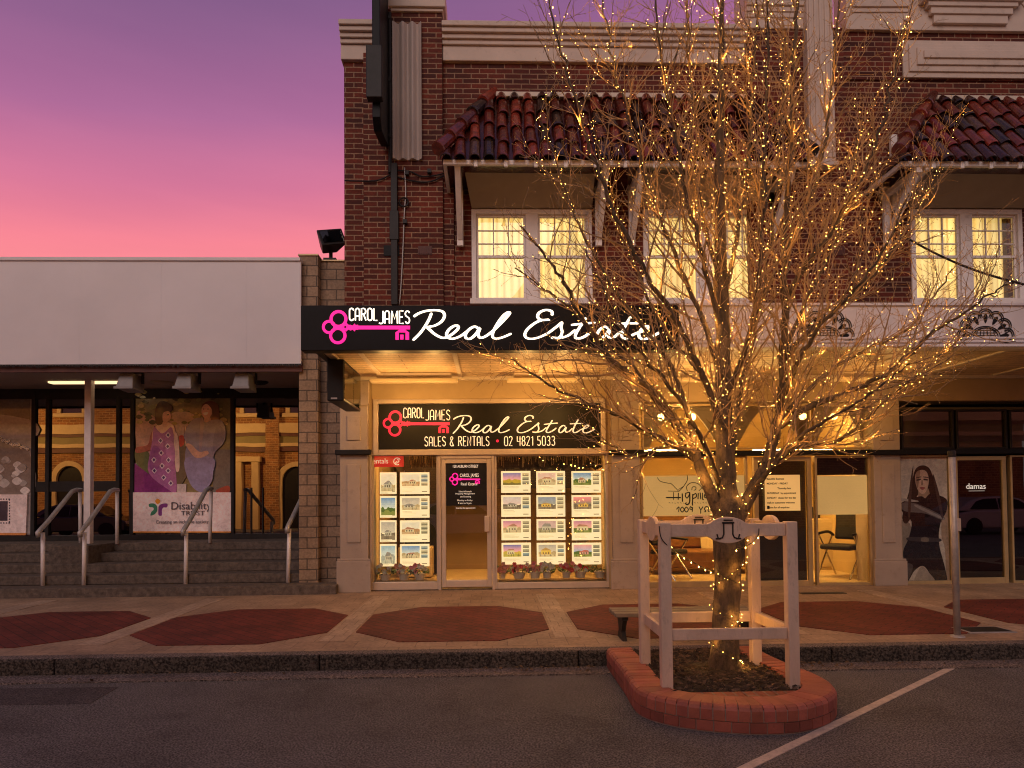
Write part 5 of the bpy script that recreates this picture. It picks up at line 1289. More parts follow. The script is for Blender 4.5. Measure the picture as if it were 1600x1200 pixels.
def oarch(pcx, pw_, ptop):
    x0, x1 = W(pcx-pw_, 720, VY).x, W(pcx+pw_, 720, VY).x; zt_ = W(pcx, ptop, VY).z; cx = (x0+x1)/2; ro = (x1-x0)/2; ri = ro*.72; zs = zt_-ro
    P = [(cx-ro,0)] + [(cx-ro*math.cos(math.pi*i/16), zs+ro*math.sin(math.pi*i/16)) for i in range(17)] + [(cx+ro,0)]
    Q = [(cx+ri,0)] + [(cx+ri*math.cos(math.pi*i/16), zs+ri*math.sin(math.pi*i/16)) for i in range(17)] + [(cx-ri,0)]
    n = len(P); Q = Q[::-1]; vs = []
    for k in range(n): vs += [(P[k][0],OY+.001,P[k][1]),(P[k][0],OY+.22,P[k][1]),(Q[k][0],OY+.22,Q[k][1]),(Q[k][0],OY+.001,Q[k][1])]
    fs = [(4*k+j, 4*k+(j+1)%4, 4*(k+1)+(j+1)%4, 4*(k+1)+j) for k in range(n-1) for j in range(4)]
    fo = MB().add(vs, fs).build('arched_door', M['ocream'], OB, recalc=True)
    MB().prism(Q, OY+.002, OY+.05).build('door_leaf', M['black_sat'], fo, recalc=True)
for c_ in (112, 463, -60, 250, 620): oarch(c_, 28, 721)
x0, x1, z0, z1 = rv(366,714,410,800); MB().box(x0, x1, OY+.001, OY+.35, z1-.3, z1).box(x0+.1, x0+.5, OY+.001, OY+.3, 0, z1-.301).box(x1-.5, x1-.1, OY+.001, OY+.3, 0, z1-.301).build('porch', M['ocream'], OB, bevel=.03)
for px in (228, 428): 
    x = W(px, 700, VY).x; MB().box(x-.35, x+.35, OY+.001, OY+.3, 0, 9.5).build('buttress', M['obrick'], OB)
# street lamps that light that front, standing on the far footpath
# parked cars across the road, mirrored in the shop glass
def car(x, y, label, col_):
    t = thing('parked_car', label, 'car', (x, y, 0), 'cars parked across the road'); L_, hw = 2.15, .84
    mm = paint('car_paint', col_, .25, .05, 2, spec=.6)
    low = [(-L_,.35),(-L_,.62),(-L_+.08,.80),(-1.35,.92),(1.0,.95),(1.7,.88),(L_-.05,.72),(L_,.50),(L_-.03,.30),(1.72,.26),(-1.70,.26)]
    MB().prism(low, -hw, hw).build('body', mm, t, bevel=.06, local=True, recalc=True)
    top = [(-1.95,.90),(-1.35,1.30),(-.85,1.44),(.25,1.44),(.65,1.34),(1.25,.94)]
    b_ = MB(); n = len(top); v = [(p_[0], (-hw+.06) if p_[1] < 1 else (-hw+.20), p_[1]) for p_ in top] + [(p_[0], (hw-.06) if p_[1] < 1 else (hw-.20), p_[1]) for p_ in top]
    b_.add(v, [tuple(range(n)), tuple(range(2*n-1,n-1,-1))] + [((i+1)%n, i, n+i, n+(i+1)%n) for i in range(n)]); b_.build('cabin', mm, t, bevel=.05, local=True, recalc=True)
    for s_ in (-1, 1):
        yy = s_*(hw-.10); g_ = MB(); q = [(-1.45,.97),(-1.12,1.28),(-.82,1.37),(-.32,1.37),(-.32,.97)]; r_ = [(-.26,.97),(-.26,1.37),(.2,1.37),(.52,1.30),(.98,.97)]
        for P in (q, r_):
            n = len(P); vv = [(p_[0], s_*(hw-.052-(p_[1]-.95)*.30), p_[1]) for p_ in P] + [(p_[0], s_*(hw-.10-(p_[1]-.95)*.30), p_[1]) for p_ in P]
            g_.add(vv, [tuple(range(n)), tuple(range(2*n-1,n-1,-1))] + [((i+1)%n, i, n+i, n+(i+1)%n) for i in range(n)])
        g_.build('side_window', M['black'], t, local=True, recalc=True)
        for wx in (-1.32, 1.30):
            w_ = MB(); w_.lathe([(.20,-.02),(.31,-.02),(.33,.02),(.33,.16),(.31,.20),(.2,.20)], n=20); w_.v = [(wx+a_, s_*(hw+.015)-s_*c_, .33+b2_) for a_, b2_, c_ in w_.v]
            wo = w_.build('wheel', M['black'], t, local=True, recalc=True)
            h_ = MB(); h_.lathe([(.03,0),(.19,.01),(.2,.04)], n=16); h_.v = [(wx+a_, s_*(hw+.03)-s_*c_, .33+b2_) for a_, b2_, c_ in h_.v]; h_.build('rim', M['steel'], wo, local=True, recalc=True)
        MB().box(L_-.10, L_+.012, s_*.62-.16, s_*.62+.16, .60, .72).build('headlight', M['frost'], t, bevel=.02, local=True)
        MB().box(-L_-.012, -L_+.08, s_*.66-.14, s_*.66+.14, .64, .78).build('tail_light', M['maroon'], t, bevel=.02, local=True)
for px_, gl_, lb_, c_ in ((135, gz, 'black car parked across the road, mirrored in the tinted glazing', (.012,.010,.012)), (725, GY, 'white car parked across the road opposite the agency door', (.7,.66,.62)), (1550, GY, 'silver car parked across the road opposite the dark shop', (.42,.40,.40))):
    car(W(px_, 820, 2*gl_+15.5).x, -15.5, lb_, c_)
def street_lamp(x, label):
    t = thing('street_lamp', label, 'street lamp', (x, OY+4.6, 0), 'street lamps across the road')
    MB().tube([(0,0,0),(0,0,5.2)], [.08,.05], 10).build('pole', M['dark'], t, smooth=True, local=True)
    MB().lathe([(.05,0),(.16,.08),(.22,.30),(.10,.42),(.03,.46)], (0,0,5.2), 12).build('lantern', M['dark'], t, local=True)
    ld = bpy.data.lights.new('street_lamp_light', 'SPOT'); ld.energy = 1700; ld.color = (1.0,.52,.13); ld.spot_size = rad(150); ld.spot_blend = .6; ld.shadow_soft_size = .15
    lo = bpy.data.objects.new('street_lamp_light', ld); COL.objects.link(lo); lo.parent = t; lo.location = (0,-.3,5.15)
    lo.rotation_euler = Vector((0,-1,-.25)).to_track_quat('-Z','Y').to_euler()
for px_, lb_ in ((-60,'street lamp across the road beyond the grey cloud poster'),(285,'street lamp across the road mirrored behind the two women poster'),(560,'street lamp across the road opposite the agency door')): street_lamp(W(px_, 700, 2*gz-OY-4.6).x, lb_)

# ================================================================== STREET FURNITURE
# bench behind the planter
bA, bB = W(957,960,-4.0).x, W(1176,960,-4.0).x
bz = Z_(958,-4.15,1000)
bn = thing('street_bench', 'low slatted bench with dark cast legs behind the planter', 'bench', ((bA+bB)/2, -3.95, PZ))
for k in range(3): MB().box(bA, bB, -4.16+.135*k, -4.16+.135*k+.115, bz-.04, bz).build('slat', M['timber'], bn, bevel=.008)
for px in (972, 1165):
    x = W(px,990,-3.95).x; m = MB().box(x-.03, x+.03, -4.13, -3.78, bz-.075, bz-.041)
    m.prismx([(-4.11,bz-.08),(-3.80,bz-.08),(-3.88,bz-.2),(-3.90,PZ+.10),(-3.80,PZ),(-4.10,PZ),(-4.01,PZ+.10),(-4.03,bz-.2)], x-.022, x+.022)
    m.build('leg', M['dark'], bn, bevel=.006)
# sign pole on the right (its sign is above the frame)
p = G(1496,995,PZ); q = W(1490,710,p.y)
pole = thing('street_pole', 'plain grey steel pole at the kerb before the dark shop', 'pole', (p.x, p.y, PZ))
MB().tube([(p.x,p.y,PZ-.02),(p.x-.01,p.y,Z_(706,p.y,1490))], .032, 12).build('pipe', M['steel'], pole, smooth=True)
z = Z_(706,p.y,1490); m = MB(); m.lathe([(.033,-.05),(.037,-.05),(.037,.004),(.03,.012)], (p.x-.01,p.y,z), 12); m.build('cap', M['dark'], pole)
m = MB(); m.lathe([(.07,0),(.065,.012),(.034,.02)], (p.x,p.y,PZ+.001), 12); m.build('base_collar', M['steel'], pole)
# utility covers
p = G(1528,985,PZ); 
cv = thing('utility_cover', 'dark iron cover plate in the footpath beside the grey pole', 'cover plate', (p.x+.05, p.y, PZ+.0))
MB().box(p.x-.16, p.x+.28, p.y-.12, p.y+.12, PZ-.01, PZ+.013).build('plate', M['dark'], cv, bevel=.004); MB().box(p.x-.19, p.x+.31, p.y-.15, p.y+.15, PZ-.01, PZ+.010).build('rim', M['steel'], cv, bevel=.004)
p = G(1285,927,PZ); cv = thing('utility_cover', 'long narrow dark cover in the footpath by the salon window', 'cover plate', (p.x, p.y, PZ))
MB().box(p.x-.33, p.x+.33, p.y-.07, p.y+.07, PZ-.01, PZ+.006).build('plate', M['dark'], cv, bevel=.003)
# black service cable across the right hood
pa, pb = W(1405,365,-.12), W(1650,456,-3.2)
cb_ = MB(); pts = [pa.lerp(pb, i/14) + Vector((0,0,-.12*math.sin(math.pi*i/14))) for i in range(15)]; cb_.tube(pts, .016, 6)
tag(cb_.build('service_cable', M['wire'], smooth=True), 'black overhead cable running from the right hood bracket', 'cable')

# ---- brick planter
TZ = .19
OFFIN = .022
outer = [(953,1023),(970,1047),(988,1073),(1008,1084),(1033,1091),(1066,1097),(1100,1101),(1140,1104),(1183,1106),(1220,1105.5),(1250,1103.5),(1275,1099),(1295,1093),(1309,1085),(1313,1077),(1309,1070),(1300,1062),(1277,1050),(1235,1034),(1197,1018)]
OUT = [G(x, y, TZ) for x, y in outer]; OUT = [Vector((p.x, p.y, 0)) for p in OUT]
OUT[0] = Vector((OUT[0].x, KY-.02, 0)); OUT[-1] = Vector((OUT[-1].x, KY-.02, 0))
OUT = [p + (Vector((1.77,-5.3,0))-p).normalized()*OFFIN for p in OUT]; OUT = catmull(OUT, 5)
hx0, hx1 = 1.275, 2.265; hy0, hy1 = -5.99, KY-.10
def inner_of(p):                                      # nearest point of the soil bed edge, square to the outline
    return Vector((min(max(p.x, hx0), hx1), min(max(p.y, hy0), hy1), 0))
plr = thing('planter', 'rounded red brick tree planter built out into the roadway', 'planter', ((hx0+hx1)/2, -5.4, 0))
# resample the outline at brick spacing
def resample(P, step):
    out_ = [P[0]]; acc = 0
    for a_, b_ in zip(P[:-1], P[1:]):
        L_ = (b_-a_).length; d0 = step-acc
        while d0 <= L_: out_.append(a_.lerp(b_, d0/L_)); d0 += step
        acc = (acc+L_) % step
    return out_
RS = resample(OUT, .082); rg = random.Random(5); m = MB(); m2 = MB(); core = MB()
for i in range(len(RS)-1):
    a_, b_ = RS[i], RS[i+1]; g_ = (b_-a_)*.05; a1, b1_ = a_+g_, b_-g_
    t_ = (b_-a_).normalized(); n_ = Vector((t_.y, -t_.x, 0));
    if n_.dot(a_ - Vector((1.77,-5.3,0))) < 0: n_ = -n_
    dep = .23; k = rg.uniform(.84,1.14); c_ = (k, k*rg.uniform(.93,1.07), k*rg.uniform(.93,1.07)); dz = rg.uniform(-.0015,.0015)
    # bull-nosed coping brick (outer edge rounded), then a course below
    prof = [(0,.085),(0,TZ-.035),(-.012,TZ-.012),(-.035,TZ),(-dep,TZ)]
    vs = []
    for q_ in (a1, b1_):
        for (o_, z_) in prof: vs.append((q_.x+n_.x*o_, q_.y+n_.y*o_, z_+dz))
        vs.append((q_.x-n_.x*dep, q_.y-n_.y*dep, .085))
    npf = len(prof)+1
    m.add(vs, [tuple(range(npf)), tuple(range(2*npf-1, npf-1, -1))] + [((j+1)%npf, j, npf+j, npf+(j+1)%npf) for j in range(npf)], c_)
    core.prismz([(p_.x,p_.y) for p_ in (a_-n_*.004, b_-n_*.004, b_-n_*.03, a_-n_*.03)], .082, TZ-.028); core.prismz([(p_.x,p_.y) for p_ in (a_-n_*.010, b_-n_*.010, b_-n_*.03, a_-n_*.03)], 0, .0819); core.prismz([(p_.x,p_.y) for p_ in (a_-n_*.0301, b_-n_*.0301, b_-n_*(dep-.02), a_-n_*(dep-.02))], 0, TZ-.004)
RS2 = resample(OUT, .116)
for i in range(len(RS2)-1):
    a_, b_ = RS2[i], RS2[i+1]; g_ = (b_-a_)*.035; t_ = (b_-a_).normalized(); n_ = Vector((t_.y, -t_.x, 0))
    if n_.dot(a_ - Vector((1.77,-5.3,0))) < 0: n_ = -n_
    k = rg.uniform(.55,1.0); m2.prismz([(p_.x,p_.y) for p_ in (a_+g_-n_*.002, b_-g_-n_*.002, b_-g_-n_*.1, a_+g_-n_*.1)], .010, .078, (k,k,k))
m.build('brick_coping', M['planter'], plr, bevel=.0015, recalc=True); m2.build('brick_course', M['planter'], plr, bevel=.003); core.build('mortar', M['mortar'], plr)
# fill of brick between coping and soil bed
NB = 60; fil = MB(); IN = resample(OUT, .12)
for i in range(len(IN)-1):
    a_, b_ = IN[i], IN[i+1]; t_ = (b_-a_).normalized(); n_ = Vector((t_.y,-t_.x,0))
    if n_.dot(a_ - Vector((1.77,-5.3,0))) < 0: n_ = -n_
    a2, b2_ = a_-n_*.15, b_-n_*.15; ia, ib = inner_of(a_), inner_of(b_)
    fil.add([(a2.x,a2.y,TZ-.008),(b2_.x,b2_.y,TZ-.008),(ib.x,ib.y,TZ-.008),(ia.x,ia.y,TZ-.008),(ia.x,ia.y,.05),(ib.x,ib.y,.05)], [(0,1,2,3),(3,2,5,4)])
M['planter_top'] = brickmat('planter_paving', (.34,.10,.068), (.28,.082,.056), (.25,.16,.13), bw=.23, rh=.075, ms=.008, plan=True, bump=.4, rough=.7, rot=rad(90))
fil.build('brick_top', M['planter_top'], plr, recalc=True)
# bark mulch
M['mulch'] = paint('mulch', (.040,.026,.018), .9, .5, 25, .8, 60, tint=True)
mu = MB(); nx, ny = 24, 30; vs = []
for j in range(ny+1):
    for i in range(nx+1): vs.append((hx0+(hx1-hx0)*i/nx, hy0+(hy1-hy0)*j/ny, .165+rg.uniform(-.014,.014)+.03*math.exp(-((hx0+(hx1-hx0)*i/nx-1.80)**2+(hy0+(hy1-hy0)*j/ny+5.25)**2)/.06)))
mu.add(vs, [(j*(nx+1)+i, j*(nx+1)+i+1, (j+1)*(nx+1)+i+1, (j+1)*(nx+1)+i) for j in range(ny) for i in range(nx)], (.7,.7,.7))
for i in range(2600):
    c = Vector((rg.uniform(hx0,hx1), rg.uniform(hy0,hy1), .172+rg.uniform(-.005,.02))); d_ = Vector((rg.gauss(0,1),rg.gauss(0,1),rg.gauss(0,.25))).normalized(); s_ = d_.orthogonal().normalized(); k = rg.choice([.4,.7,1.0,1.0,1.5,2.2,3.0])
    L_ = rg.uniform(.012,.035); mu.add([c-d_*L_, c+s_*L_*.35, c+d_*L_, c-s_*L_*.35], [(0,1,2,3)], (k,k*.95,k*.9))
mo = mu.build('bark_mulch', M['mulch']); mo['kind'] = 'stuff'; mo['label'] = 'dark bark mulch around the tree base'
# fallen leaves along the gutter
M['dry_leaf'] = paint('dry_leaf', (.10,.06,.03), .8, .4, 20, tint=True)
lm = MB()
for i in range(170):
    x = rg.choice([rg.gauss(.55,.5), rg.uniform(-6,8), rg.gauss(2.9,.5)]); y = KY - abs(rg.gauss(0,.10)) - .01
    if 1.0 < x < 2.55: continue
    c = Vector((x,y,.02+rg.random()*.012)); d_ = Vector((rg.gauss(0,1),rg.gauss(0,1),rg.gauss(0,.3))).normalized(); s_ = d_.orthogonal().normalized(); L_ = rg.uniform(.010,.026); k = rg.uniform(.4,1.6); lm.add([c-d_*L_, c+s_*L_*.5, c+d_*L_, c-s_*L_*.5], [(0,1,2,3)], (k,k,k))
lo_ = lm.build('fallen_leaves', M['dry_leaf']); lo_['kind'] = 'stuff'; lo_['label'] = 'dry leaf litter in the gutter'

# ---- white timber tree guard
gd = thing('tree_guard', 'weathered white timber square tree guard with oval rail plaques', 'tree guard', (1.757, -5.49, .17))
gx = (1.283, 2.230); gy = (-5.845, -5.13); gz0 = .15; ph = .041
gzt = Z_(816, gy[0]-ph, 1140)
for x in gx:
    for y in gy: MB().box(x-ph, x+ph, y-ph, y+ph, gz0, gzt).build('post', M['guard'], gd, bevel=.007)
rz1 = gzt-.012; rz0 = rz1-.095; lz1 = Z_(983, gy[0]-ph, 1140); lz0 = lz1-.085
def oval_rail(along, fixed, lo, hi):
    m = MB(); cx = (lo+hi)/2; zc = (rz0+rz1)/2; rx, rzz = .16, .098; n = 30; hw = (hi-lo)/2
    pts = []
    for s_ in (1, -1):
        for i in range(41):
            u = (-1+2*i/40)*s_; xx = u*hw; h = (rz1-rz0)/2
            e = max(0, 1-(xx/rx)**2)**.5*rzz; blend = max(h, e)
            if rx < abs(xx) < rx*1.35: blend = h + .0*(rx*1.35-abs(xx))
            pts.append((cx+xx, zc+s_*blend))
    n = len(pts)
    vs = [((p_[0], fixed-.017, p_[1]) if along == 'x' else (fixed-.017, p_[0], p_[1])) for p_ in pts] + [((p_[0], fixed+.017, p_[1]) if along == 'x' else (fixed+.017, p_[0], p_[1])) for p_ in pts]
    m.add(vs, [tuple(range(n)), tuple(range(2*n-1,n-1,-1))] + [((i+1)%n, i, n+i, n+(i+1)%n) for i in range(n)])
    m.build('top_rail', M['guard'], gd, bevel=.005, recalc=True)
    l_ = MB()
    if along == 'x': l_.box(lo, hi, fixed-.016, fixed+.016, lz0, lz1)
    else: l_.box(fixed-.016, fixed+.016, lo, hi, lz0, lz1)
    l_.build('lower_rail', M['guard'], gd, bevel=.005)
for y in gy: oval_rail('x', y, gx[0]+ph+.001, gx[1]-ph-.001)
for x in gx: oval_rail('y', x, gy[0]+ph+.001, gy[1]-ph-.001)
for y, s_ in ((gy[0],-1),(gy[1],-1)):
    cx = (gx[0]+gx[1])/2; zc = (rz0+rz1)/2; m = MB(); f = y+s_*.022
    for k in (-1,1):
        m.tube([(cx+k*.034,f,zc+.062),(cx+k*.034,f-.012*0,zc-.03),(cx+k*.045,f,zc-.055),(cx+k*.075,f,zc-.062),(cx+k*.085,f,zc-.03)], .0058, 6)
        m.tube([(cx+k*.058,f,zc-.062),(cx+k*.095,f,zc-.062)], .0058, 6)
    m.tube([(cx-.045,f,zc+.055),(cx+.045,f,zc+.055)], .0065, 6); m.tube([(cx-.034,f,zc+.075),(cx+.034,f,zc+.075)], .005, 6)
    m.build('iron_emblem', M['wire'], gd)

# ================================================================== TREE
TY_ = -5.28
rg = random.Random(21)
LIMBS = [   # (photo points with depth offset), radius at start, at end, twig density
 ([(1132,1052,0),(1134,980,0),(1137,900,0),(1139,800,0),(1134,730,0),(1131,640,.02),(1129,520,.05),(1126,400,.05),(1124,280,.05),(1126,150,.05),(1128,20,.08),(1131,-110,.1)], .135, .012),
 ([(1130,815,0),(1100,745,-.02),(1086,708,-.03),(1060,672,-.05),(1022,618,-.10),(985,585,-.15),(955,562,-.2),(930,528,-.2),(905,488,-.25),(880,440,-.3),(848,395,-.3),(812,352,-.3)], .078, .006),
 ([(1092,722,-.02),(1052,694,.05),(1008,672,.12),(960,646,.2),(915,628,.25),(868,606,.3),(822,578,.3),(796,560,.3)], .042, .004),
 ([(1086,708,-.03),(1074,640,.08),(1040,560,.2),(990,490,.3),(940,420,.4),(900,340,.4),(872,262,.45),(842,180,.45)], .040, .005),
 ([(1150,815,0),(1180,758,-.02),(1204,706,-.04),(1217,650,-.05),(1222,570,-.08),(1226,480,-.1),(1226,380,-.1),(1232,270,-.1),(1238,150,-.1),(1243,30,-.1),(1248,-100,-.1)], .085, .012),
 ([(1215,668,-.04),(1255,640,-.1),(1310,618,-.2),(1362,596,-.25),(1415,560,-.3),(1460,518,-.35),(1505,490,-.4),(1545,462,-.4),(1590,436,-.4)], .048, .004),
 ([(1196,722,-.03),(1240,700,.1),(1300,692,.2),(1345,662,.25),(1384,626,.3),(1430,588,.35),(1470,556,.4),(1498,530,.4)], .036, .004),
 ([(1224,560,-.08),(1262,520,.05),(1312,478,.15),(1362,430,.2),(1402,380,.25),(1440,318,.3),(1470,262,.3)], .042, .004),
 ([(1226,470,-.1),(1262,410,-.25),(1310,345,-.35),(1350,270,-.4),(1382,180,-.4),(1400,100,-.4),(1418,30,-.4)], .040, .004),
 ([(1134,690,0),(1108,610,-.15),(1066,520,-.3),(1010,430,-.4),(965,340,-.45),(925,240,-.5),(895,140,-.5),(870,60,-.5),(855,-10,-.5)], .044, .005),
 ([(1130,600,.02),(1098,500,.1),(1052,400,.2),(1012,290,.25),(980,180,.3),(955,80,.3),(938,-30,.3)], .040, .005),
 ([(1128,520,.05),(1102,420,-.1),(1075,320,-.2),(1052,200,-.25),(1034,90,-.25),(1020,-40,-.25)], .036, .006),
 ([(1126,440,.05),(1098,340,.25),(1085,220,.35),(1078,100,.4),(1074,-40,.4)], .032, .006),
 ([(1128,470,.05),(1152,370,.2),(1168,260,.3),(1176,150,.3),(1182,20,.35),(1186,-90,.35)], .034, .006),
 ([(1134,620,.0),(1166,540,-.2),(1186,450,-.35),(1192,340,-.4),(1196,220,-.4),(1200,90,-.4),(1204,-60,-.4)], .036, .006),
 ([(1226,400,-.1),(1262,320,.1),(1286,230,.2),(1302,120,.25),(1312,0,.25),(1320,-80,.25)], .034, .005),
 ([(1218,630,-.05),(1250,560,-.3),(1290,500,-.5),(1345,440,-.6),(1392,370,-.65),(1420,300,-.7)], .034, .004),
 ([(1140,740,0),(1150,660,.3),(1168,560,.55),(1192,450,.7),(1210,330,.8),(1220,200,.85),(1226,60,.85)], .044, .006),
 ([(1125,760,0),(1098,690,-.35),(1058,620,-.6),(1000,548,-.75),(950,470,-.8),(915,390,-.85)], .036, .004),
 ([(1165,780,0),(1208,728,-.3),(1262,676,-.5),(1320,640,-.65),(1376,604,-.7),(1420,566,-.75)], .034, .004),
 ([(1130,650,.02),(1090,580,.35),(1030,500,.6),(985,400,.75),(950,300,.8),(925,190,.85)], .036, .004),
 ([(1222,560,-.08),(1256,480,.35),(1300,390,.6),(1330,290,.7),(1346,190,.75)], .034, .004),
 ([(1086,708,-.03),(1048,640,.3),(1005,590,.45),(952,540,.55),(900,490,.6),(850,450,.6),(806,420,.6)], .032, .004),
 ([(1074,690,-.05),(1030,700,-.25),(990,712,-.3),(960,700,-.3),(938,690,-.3)], .018, .003),
 ([(1232,640,-.05),(1290,585,.3),(1350,548,.45),(1410,520,.5),(1455,470,.55),(1490,420,.55)], .034, .004),
]
tree = thing('bare_tree', 'bare branched street tree in the brick planter wound with warm fairy lights', 'tree', (W(1132,1050,TY_).x, TY_, .16))
PATHS = []                                   # every grown stem: points, radii, level
def limb_path(pts, r0, r1, jit):
    P = catmull([W(x, y, TY_+d) for x, y, d in pts], 6); n = len(P); out_, rr = [], []
    for i, p in enumerate(P):
        f = i/(n-1); j = jit*min(1, 3*f)
        out_.append(p + Vector((rg.gauss(0,j), rg.gauss(0,j), rg.gauss(0,j*.5)))); rr.append(r0 + (r1-r0)*f**.55)
    return out_, rr
def grow(p, d, L, r, lvl, wob, upb, seg):
    n = max(3, int(L/seg)); P = [p]; R_ = [r]; d = d.normalized()
    for i in range(n):
        d = (d + Vector((rg.gauss(0,wob), rg.gauss(0,wob), rg.gauss(0,wob))) + Vector((0,0,upb))).normalized()
        p = p + d*(L/n); P.append(p); R_.append(max(.0014, r*(1-(i+1)/n)**.9 + .0010))
    PATHS.append((P, R_, lvl)); return P, R_
def spawn(P, R_, i, a0, a1):
    t = (P[min(i+1,len(P)-1)]-P[max(i-1,0)]).normalized(); ax = t.orthogonal().normalized(); ax.rotate(Matrix.Rotation(rg.uniform(0,6.283), 3, t)); a = rad(rg.uniform(a0,a1))
    return (t*math.cos(a) + ax*math.sin(a)).normalized()
def lerp_on(P, R_, f):
    k = f*(len(P)-1); i = min(int(k), len(P)-2); return P[i].lerp(P[i+1], k-i), R_[i]+(R_[i+1]-R_[i])*(k-i), i
def plen(P): return sum((b_-a_).length for a_, b_ in zip(P[:-1], P[1:]))
trunk_flare = [1.35,1.12,1.04]
for li, (pts, r0, r1) in enumerate(LIMBS):
    P, R_ = limb_path(pts, r0*(.80 if r0 > .07 else .80), r1, .0 if li == 0 else .010)
    if li == 0:
        for i in range(len(R_)):
            f = i/(len(R_)-1)
            R_[i] = (.108 if f < .28 else .108*(1-(f-.28)/.72)**.9+.010) + .05*math.exp(-f*34)
            if .20 < f < .29: R_[i] += .022
            if f >= .29: R_[i] *= .74
            P[i] = P[i] + Vector((rg.gauss(0,.004), 0, 0))
    PATHS.append((P, R_, 0))
    L = plen(P); f0 = .36 if li == 0 else .16; f = f0
    while f < .99:
        p, r, i = lerp_on(P, R_, f)
        d = spawn(P, R_, i, 24, 50); Ls = rg.uniform(.35,.95)*(1.15-.55*f)
        P2, R2 = grow(p, d, Ls, min(r*.5, .0095), 1, .10, .065, .065)
        g_ = rg.uniform(.08,.2)
        while g_ < 1.0:
            p2_, r2_, i2 = lerp_on(P2, R2, g_)
            P3, R3 = grow(p2_, spawn(P2, R2, i2, 22, 48), rg.uniform(.14,.42)*(1.15-.5*g_), min(r2_*.6,.0036), 2, .12, .06, .042)
            h_ = rg.uniform(.15,.4)
            while h_ < .95:
                p3_, r3_, i3 = lerp_on(P3, R3, h_); grow(p3_, spawn(P3, R3, i3, 28, 60), rg.uniform(.04,.15), min(r3_*.7,.0020), 3, .14, .05, .04)
                h_ += rg.uniform(.30,.60)
            g_ += rg.uniform(.085,.15)/max(.3,Ls)
        f += rg.uniform(.06,.12)*(2.0 if li in (1,3,9,20,22) else 1.0)/L
tm, bm_ = MB(), MB()
for P, R_, lvl in PATHS:
    if lvl == 0:
        s_ = 14 if R_[0] > .1 else 8; tm.tube(P, R_, s_, cap=True)
    elif lvl == 1: bm_.tube(P, R_, 5, cap=False)
    else: bm_.tube(P, R_, 3, cap=False)
# buds at the twig ends
for P, R_, lvl in PATHS:
    if lvl >= 2 and rg.random() < .5: bm_.octa(P[-1], .0042, P[-1]-P[-2], 1.8)
tm.build('trunk', M['bark'], tree, smooth=True)
bm_.build('crown', M['twig'], tree, smooth=False)

# ---- fairy lights: wires and bulbs
def string_of(name, label, paths, near):
    t = thing(name, label, 'string lights', tuple(tree.location + Vector((0,-.1,.2))), 'fairy lights on the street tree')
    wm = MB(); spots = []
    for P, R_, step, prob, turns in paths:
        L = plen(P); n = max(6, int(L/.03)); WP = []; ph_ = rg.uniform(0,6.28); nxt = rg.uniform(0,step); s_ = 0
        for i in range(n+1):
            p, r, k = lerp_on(P, R_, min(.999, i/n)); tt = (P[min(k+1,len(P)-1)]-P[k]).normalized(); a_ = tt.orthogonal().normalized(); b_ = tt.cross(a_)
            ph_ += turns*2*math.pi*(L/n); q = p + (a_*math.cos(ph_)+b_*math.sin(ph_))*(r+.003); WP.append(q); s_ += L/n
            if s_ >= nxt:
                nxt += step*rg.uniform(.6,1.5)
                if rg.random() < prob:
                    o = (a_*math.cos(ph_)+b_*math.sin(ph_)) + Vector((rg.gauss(0,.5),rg.gauss(0,.5),rg.gauss(0,.5))); o.normalize(); spots.append((q + o*rg.uniform(.008,.026), o))
        wm.tube(WP, .0020, 3, cap=False)
    wm.build('wire', M['wire'], t)
    for (c, o) in rg.sample(spots, min(len(spots), 170 if near == 40 else 34)):      # the bulbs' own light
        ld = bpy.data.lights.new('bulb_light', 'POINT'); ld.energy = .85 if near == 40 else .22; ld.color = (1.0,.44,.085); ld.shadow_soft_size = .012
        lo = bpy.data.objects.new('bulb_light', ld); COL.objects.link(lo); lo.parent = t; lo.location = (c + o*.03) - t.location
    spots.sort(key=lambda s: (s[0]-Vector(CAM)).length)
    rest = MB()
    for i, (c, o) in enumerate(spots):
        r_ = rg.choice([.0014,.0016,.0018,.0020,.0023])*(1.5 if near == 60 else 1)
        bk = (rg.choice([.12,.25,.5,.8,1.0,1.2]),)*3
        if i < near: MB().octa(c, r_, o, 1.5, bk).build('bulb', M['bulb'], t)
        else: rest.octa(c, r_, o, 1.5, bk)
    if rest.v: rest.build('bulbs', M['bulb'], t, kind='stuff')
    return len(spots)
trunk_paths = []
P0, R0 = PATHS[0][0], PATHS[0][1]
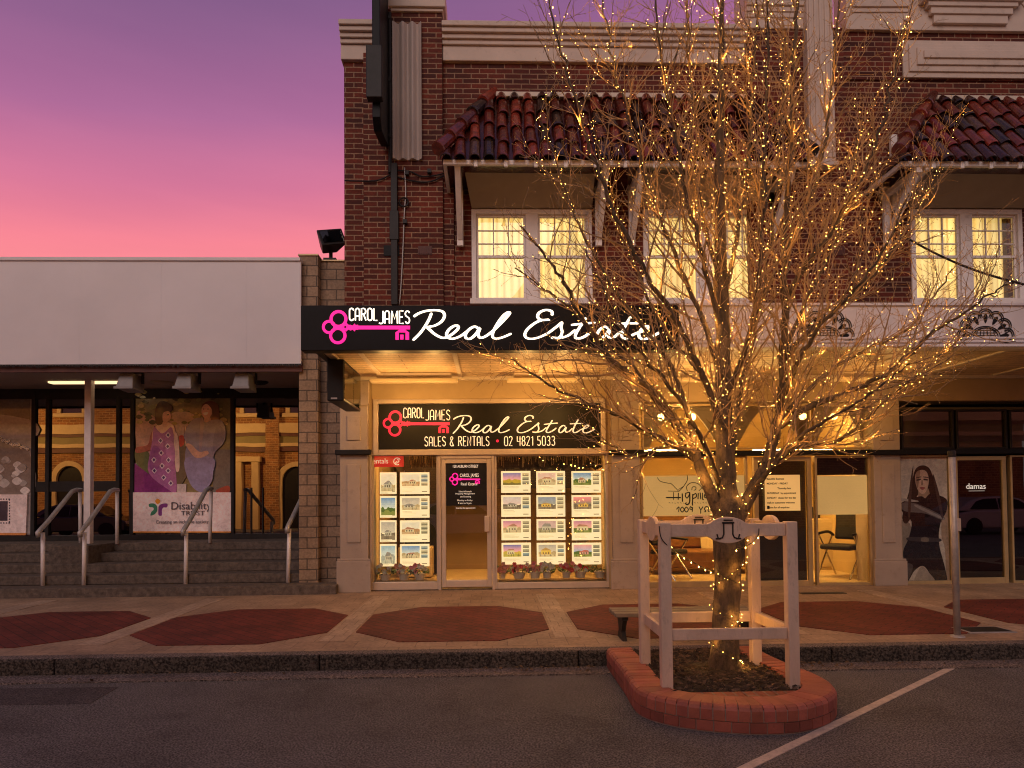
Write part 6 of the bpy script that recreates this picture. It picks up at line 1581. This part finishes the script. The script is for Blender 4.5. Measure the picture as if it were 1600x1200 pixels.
cut = [i for i, p in enumerate(P0) if p.z < Z_(760, TY_, 1137)][-1]
trunk_paths.append((P0[1:cut], [r*1.02 for r in R0[1:cut]], .028, 1.0, 2.3)); trunk_paths.append((P0[1:cut], [r*1.02 for r in R0[1:cut]], .028, 1.0, -3.1))
crown_paths = [(P0[cut:], R0[cut:], .030, .95, 4.0), (P0[cut:], R0[cut:], .035, .95, -5.0)]
for P, R_, lvl in PATHS[1:]:
    if lvl == 0: crown_paths.append((P, R_, .045, .9, 6.0)); crown_paths.append((P, R_, .060, .9, -7.5))
    elif lvl == 1 and rg.random() < .50: crown_paths.append((P, R_, .055, .8, 7.0))
n1 = string_of('fairy_lights', 'warm fairy lights spiralling up the thick lower trunk', trunk_paths, 60)
n2 = string_of('fairy_lights', 'mass of warm fairy lights strung through all the bare branches', crown_paths, 40)
# loose strand hanging across the guard
sp = [W(x,y,d) for x,y,d in ((1030,822,-5.9),(1034,842,-5.9),(1052,860,-5.85),(1072,872,-5.7),(1095,885,-5.6),(1112,893,-5.48))]
lt = thing('fairy_lights', 'loose drooping strand of lights from the guard post to the trunk', 'string lights', tuple(sp[0]), 'fairy lights on the street tree')
Pq = catmull(sp, 6); MB().tube(Pq, .004, 5).build('wire', M['wire'], lt)
for i in range(14, len(Pq), 3): MB().octa(Pq[i]+Vector((0,-.006,-.012)), .0042, (0,0,-1), 1.5).build('bulb', M['bulb'], lt)
sp = [W(x,y,d) for x,y,d in ((1186,826,-5.88),(1184,838,-5.88),(1172,850,-5.7),(1150,858,-5.46))]
lt2 = thing('fairy_lights', 'short strand of lights from the front rail to the trunk on the door side', 'string lights', tuple(sp[0]), 'fairy lights on the street tree')
Pq = catmull(sp, 6); MB().tube(Pq, .004, 5).build('wire', M['wire'], lt2)
for i in range(6, len(Pq), 4): MB().octa(Pq[i]+Vector((0,-.006,-.012)), .0042, (0,0,-1), 1.5).build('bulb', M['bulb'], lt2)
print('STEMS', len(PATHS), 'BULBS', n1, n2)
